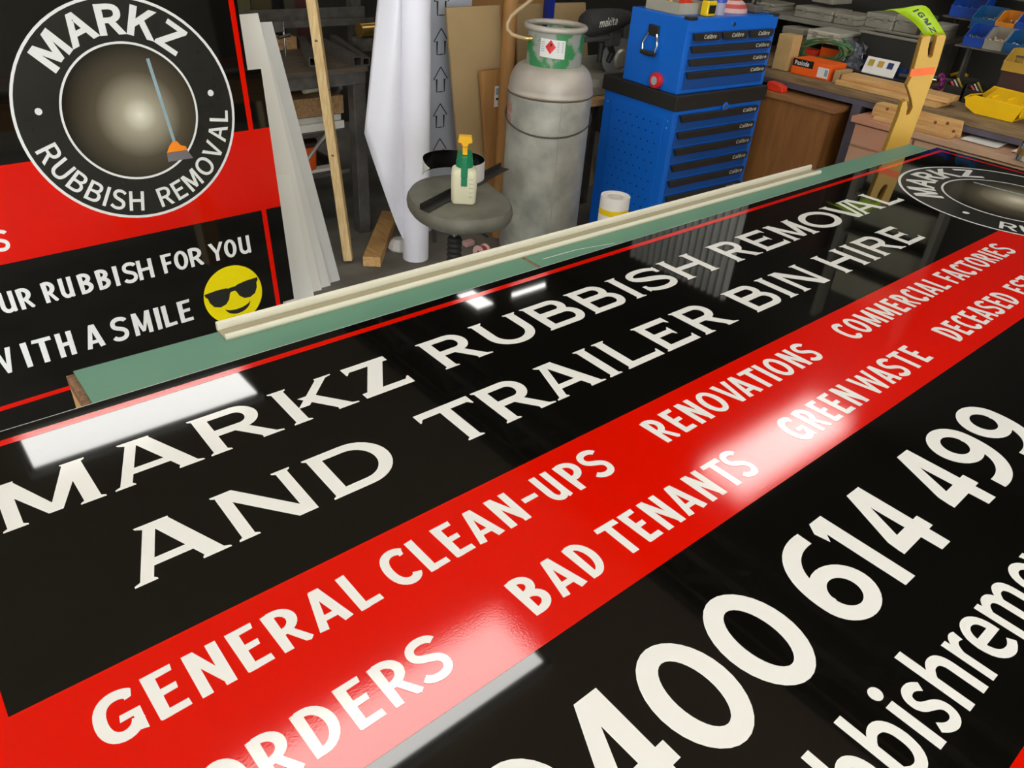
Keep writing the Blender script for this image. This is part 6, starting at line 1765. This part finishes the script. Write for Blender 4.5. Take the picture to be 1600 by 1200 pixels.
q = at(1588, 114, X=3.93)
bin_('tan yellow bin of bolts below the blue bins', 3.93, q.y, max(q.z, 0.905) , 0.13, 0.12, 0.085, 'bin_tan', 'screws')
tag(MB().box((3.94, q.y - 0.06, 0.901), (4.04, q.y + 0.06, max(q.z, 0.905) - 0.0005)).build('storage_block', 'rack_brown'), 'dark block under the tan yellow bin', 'block')
for k, (p0, lab) in enumerate((((1512, 88), 'black tool tray on the bench under the bottom row of bins'), ((1545, 93), 'black tool tray beside the tan yellow bin'))):
    q = at(*p0, X=3.96)
    t = thing('tool_tray', lab, 'tray', (3.98, q.y, 0.901))
    w_ = 0.04
    MB().box((3.93, q.y - w_, 0.901), (4.07, q.y + w_, 0.905)).build('tray_floor', 'tub_black', t)
    for lo, hi in (((3.93, q.y - w_, 0.9055), (3.934, q.y + w_, 0.96)), ((4.066, q.y - w_, 0.9055), (4.07, q.y + w_, 0.985)), ((3.934, q.y - w_, 0.9055), (4.066, q.y - w_ + 0.004, 0.975)), ((3.934, q.y + w_ - 0.004, 0.9055), (4.066, q.y + w_, 0.975))):
        MB().box(lo, hi).build('tray_wall', 'tub_black', t)
    for i in range(3):
        MB().tube([(3.95 + 0.03 * i, q.y - 0.03, 0.92), (3.96 + 0.03 * i, q.y + 0.03, 0.97 + 0.005 * i)], 0.005, 8).build('drill_bit', ('stripe_red', 'alu', 'tool_yellow')[i], t, smooth=True)
# purple cord hank, yellow pliers, blue clamp
q = at(1477, 98, X=3.93)
pts = []
for i in range(60):
    t = i * 0.5
    pts.append((3.93 + 0.018 * math.cos(t), q.y + 0.02 * math.cos(t * 0.13 + 1), 0.915 + 0.08 * (i / 60) + 0.01 * math.sin(t)))
tag(MB().tube(pts, 0.007, 6).build('cord_hank', 'purple', smooth=True), 'hank of purple cord beside the yellow post', 'cord')
q = at(1505, 122, Z=0.905)
yp = thing('hand_clamp', 'tangle of yellow and brass spring clamps on the bench', 'clamp', (q.x, q.y, 0.901))
for k, (dx, dy, dz, ex_, ey_, ez_, m) in enumerate(((0, 0.04, 0.01, 0.02, -0.09, 0.03, 'tool_yellow'), (0.02, 0.05, 0.02, 0.03, -0.05, 0.07, 'brass'), (0.03, 0.03, 0.03, 0.02, -0.1, 0.08, 'tool_yellow'), (0.01, 0.0, 0.01, 0.04, -0.02, 0.09, 'brass'), (-0.02, 0.06, 0.008, -0.01, -0.02, 0.02, 'pump_yellow'))):
    MB().tube([(q.x + dx, q.y + dy, 0.901 + dz), (q.x + (dx + ex_) / 2 + 0.01, q.y + (dy + ey_) / 2, 0.905 + (dz + ez_) / 2 + 0.012), (q.x + ex_, q.y + ey_, 0.901 + ez_)], 0.0075, 8).build('clamp_arm', m, yp, smooth=True)
q = at(1500, 133, Z=0.905)
tag(MB().prism([(0, 0), (0.1, 0), (0.12, 0.012), (0.1, 0.02), (0.01, 0.02)], (0, -1, 0), (0, 0, 1), (q.x, q.y + 0.05, 0.901), (1, 0, 0), 0.06).build('metal_offcut', 'saw_grey', bevel=0.003), 'dull grey metal offcut in front of the yellow clamps', 'offcut')
q = at(1553, 120, X=3.93)
tag(MB().box((3.93, q.y - 0.04, 0.901), (3.985, q.y + 0.02, 0.94)).build('tool_pouch', 'dark_blue', bevel=0.01, seg=3), 'dark blue tool pouch behind the yellow tipped bin', 'pouch')
q = at(1470, 143, Z=0.905)
tag(MB().tube([(q.x, q.y + 0.09, 0.956), (q.x + 0.03, q.y - 0.06, 0.956)], 0.011, 12).build('black_pipe', 'tub_black', smooth=True), 'short black pipe lying on the planks beside the post', 'pipe')

# yellow bin tipped on its side
yb = thing('parts_bin', 'bright yellow parts bin tipped on its side on the bench front', 'bin', (3.85, 1.3, 0.901))
K = [at(1506, 148, X=3.80), at(1528, 133, X=3.92), at(1600, 146, X=3.92), at(1597, 155, X=3.80)]
fr_ = [at(x, y, X=3.74) for x, y in ((1508, 153), (1524, 161), (1592, 168), (1583, 187), (1529, 183), (1510, 166))]
y0, y1 = fr_[3].y - 0.02, fr_[0].y
zb, zt_ = 0.9015, 0.985
MB().prism([(0.0, zt_ - 0.03), (0.035, zt_ - 0.012), (y1 - y0, zt_ - 0.018), (y1 - y0 - 0.02, zb), (0.06, zb), (0.012, zb + 0.022)], (0, -1, 0), (0, 0, 1), (3.74, y1, 0), (1, 0, 0), 0.004).build('bin_side', 'yellow_bin', yb, bevel=0.001)
MB().prism([(0.0, zt_ - 0.03), (0.035, zt_ + 0.01), (y1 - y0, zt_ + 0.004), (y1 - y0 - 0.02, zb), (0.06, zb), (0.012, zb + 0.022)], (0, -1, 0), (0, 0, 1), (3.92, y1, 0), (1, 0, 0), 0.004).build('bin_side', 'yellow_bin', yb, bevel=0.001)
MB().box((3.7445, y0 + 0.022, zb), (3.9195, y1 - 0.06, zb + 0.004)).build('bin_wall', 'yellow_bin', yb)
vs = [(3.7445, y1 - 0.075, zt_ - 0.0145), (3.9195, y1 - 0.055, zt_ + 0.006), (3.9195, y0, zt_ + 0.003), (3.7445, y0, zt_ - 0.0185)]
vs += [(x, y, z - 0.004) for x, y, z in vs]
MB().add(vs, [(0, 1, 2, 3), (7, 6, 5, 4), (0, 4, 5, 1), (1, 5, 6, 2), (2, 6, 7, 3), (3, 7, 4, 0)]).build('bin_top_wall', 'yellow_bin', yb)
MB().box((3.7445, y0, zb + 0.02), (3.9195, y0 + 0.004, zt_ - 0.024)).build('bin_back', 'yellow_bin', yb)
MB().tube([(3.738, y1, zt_ - 0.03), (3.78, y1 - 0.002, zt_ - 0.022), (3.92, y1, zt_ - 0.03)], 0.004, 8).build('bin_lip', 'yellow_bin', yb)
for i in range(3):
    yy = y1 - 0.1 - i * 0.06
    MB().box((3.76, yy, zt_ - 0.012), (3.9, yy + 0.003, zt_ - 0.002)).build('bin_rib', 'yellow_bin', yb)
q = at(1586, 198, Z=0.905)
tag(MB().box((3.66, 0.86, 0.901), (3.70, 1.04, 0.912)).build('white_strip', 'white_paper'), 'short white plastic strip on the bench front right of the yellow bin', 'strip')

# ================================================================== yellow timber post between table and bench
po = Vector((3.02, 1.24, 0))
pn_ = Vector((-0.748, -0.664, 0)).normalized()
pe = Vector((-pn_.y, pn_.x, 0))
if pe.dot(Vector((1, -1, 0))) < 0:
    pe = -pe
trace = [(1441, 59), (1449, 56.5), (1455, 56.5), (1450, 78), (1450, 88), (1453, 91), (1457, 88), (1459, 78), (1464.5, 56), (1477, 54.5), (1479, 57), (1465, 105), (1448, 150), (1440, 172), (1422, 240), (1390, 245), (1404, 180), (1410, 160), (1417, 157), (1418, 166), (1416, 180), (1421, 178), (1426, 168), (1424, 155), (1419, 140), (1417, 134), (1424, 120), (1430, 100)]
P2 = []
for x, y in trace:
    q = at(x, y, plane=(po, pn_)) - po
    P2.append((q.dot(pe), q.z))
P2[14] = (P2[13][0] - 0.02, 0.02)
P2[15] = (P2[16][0] - 0.045, 0.02)
yp_ = thing('timber_post', 'yellow painted slotted timber post standing beyond the table end', 'post', po)
MB().prism(P2, pe, (0, 0, 1), po, -pn_, 0.04).build('post_body', 'yellow_paint', yp_, bevel=0.002)
MB().box((-0.2, -0.12, 0), (0.2, 0.12, 0.02), Matrix.Translation(po + pe * (P2[14][0] + P2[15][0]) / 2 - pn_ * 0.02)).build('foot', 'yellow_paint', yp_)
tpx = []
for x, y in ((1424, 108), (1462, 104.5), (1458.5, 116), (1421, 120)):
    q = at(x, y, plane=(po, pn_)) - po
    tpx.append((q.dot(pe), q.z))
MB().prism(tpx, pe, (0, 0, 1), po + pn_ * 0.0012, -pn_, 0.001).build('tape_band', 'orange_tape', yp_)

# lime lettered strip arching from the post top
EA = [(1478, 55), (1472, 45), (1465, 34), (1458, 23), (1452, 14), (1446, 9.5), (1440, 8.5), (1430, 9), (1416, 12), (1402, 15)]
EB = [(1444, 57), (1440, 50), (1434, 42), (1427, 35), (1419, 29), (1411, 24), (1404, 20), (1397, 16.5), (1389, 15), (1380, 17)]
EA_, EB_ = [], []
for i, (a, b) in enumerate(zip(EA, EB)):
    off = 0.05 * (i / 9) ** 1.3
    EA_.append(at(*a, plane=(po - pn_ * (0.045 + off), pn_)))
    EB_.append(at(*b, plane=(po - pn_ * (0.045 + off * 1.3), pn_)))
k = len(EA_)
ry__ = thing('lettered_strip', 'bright lime lettered strip arching over the yellow post top', 'strip', EA_[0])
o = MB().add(EA_ + EB_, [(i, i + 1, k + i + 1, k + i) for i in range(k - 1)]).build('strip_band', 'lime', ry__, smooth=True)
m = o.modifiers.new('solid', 'SOLIDIFY')
m.thickness = 0.002
m.offset = 0


def ribbon(x, y, l):
    """x along the strip from its top end, y across it, both 0..1"""
    f = max(0, min(k - 1.001, x * (k - 1)))
    i = int(f)
    f -= i
    a = EA_[i].lerp(EA_[i + 1], f)
    b = EB_[i].lerp(EB_[i + 1], f)
    n = (EA_[i + 1] - EA_[i]).cross(EB_[i] - EA_[i]).normalized()
    if n.dot(EYE - a) < 0:
        n = -n
    return a.lerp(b, y) + n * (0.0016 + l)


p = Pen(lambda x, y, l: ribbon(0.62 - x, 1 - y, l))
for ch, x in (('I', 0.06), ('G', 0.15), ('N', 0.30), ('Z', 0.445)):
    put_sans(p, ch, x, x + (0.04 if ch == 'I' else 0.115), 0.44, 0.22, 0.06)
p.build('lettering', 'print_black', o)
p = Pen(lambda x, y, l: ribbon(0.62 - x, 1 - y, l))
rect(p, 0.12, 0.25, 0.5, 0.28)
rect(p, 0.1, 0.32, 0.46, 0.35)
p.build('small_print', 'print_grey', o)

# ================================================================== right wall: seen mirrored in the signboard
cw = MB()
prof_ = []
for i in range(97):
    t = i / 96
    prof_.append((4.545 - 0.016 + 0.014 * math.cos(t * 2 * math.pi * 16), 2.72 + 0.95 * t))
vs = [(x, y, z) for z in (2.0, 2.75) for x, y in prof_] + [(x + 0.0012, y, z) for z in (2.0, 2.75) for x, y in prof_]
n = len(prof_)
fs = [(i, i + 1, n + i + 1, n + i) for i in range(n - 1)] + [(2 * n + i, 3 * n + i, 3 * n + i + 1, 2 * n + i + 1) for i in range(n - 1)]
tag(cw.add(vs, fs).build('corrugated_sheet', 'corrugated', smooth=True), 'corrugated steel sheet fixed high on the right wall', 'sheet')
wsx = thing('plate_rack', 'tall wall rack of pale lettered plates above the parts bins', 'rack', (4.45, 1.75, 1.4))
for y in (1.45, 1.98):
    MB().box((4.4, y, 1.4), (4.5, y + 0.03, 2.5)).build('rack_upright', 'grey_rim', wsx)
for k, z in enumerate((1.45, 1.68, 1.92, 2.15)):
    MB().box((4.42, 1.481, z), (4.5, 1.979, z + 0.012)).build('rack_ledge', 'grey_rim', wsx)
    MB().box((4.47, 1.5, z + 0.0125), (4.476, 1.96, z + 0.17)).build('plate', 'plate', wsx)
cab2 = tag(MB().box((4.3, 2.1, 1.5), (4.54, 2.55, 2.1)).build('wall_cupboard', 'rack_brown', bevel=0.004), 'brown wall cupboard between the plate rack and the corrugated sheet', 'cupboard')
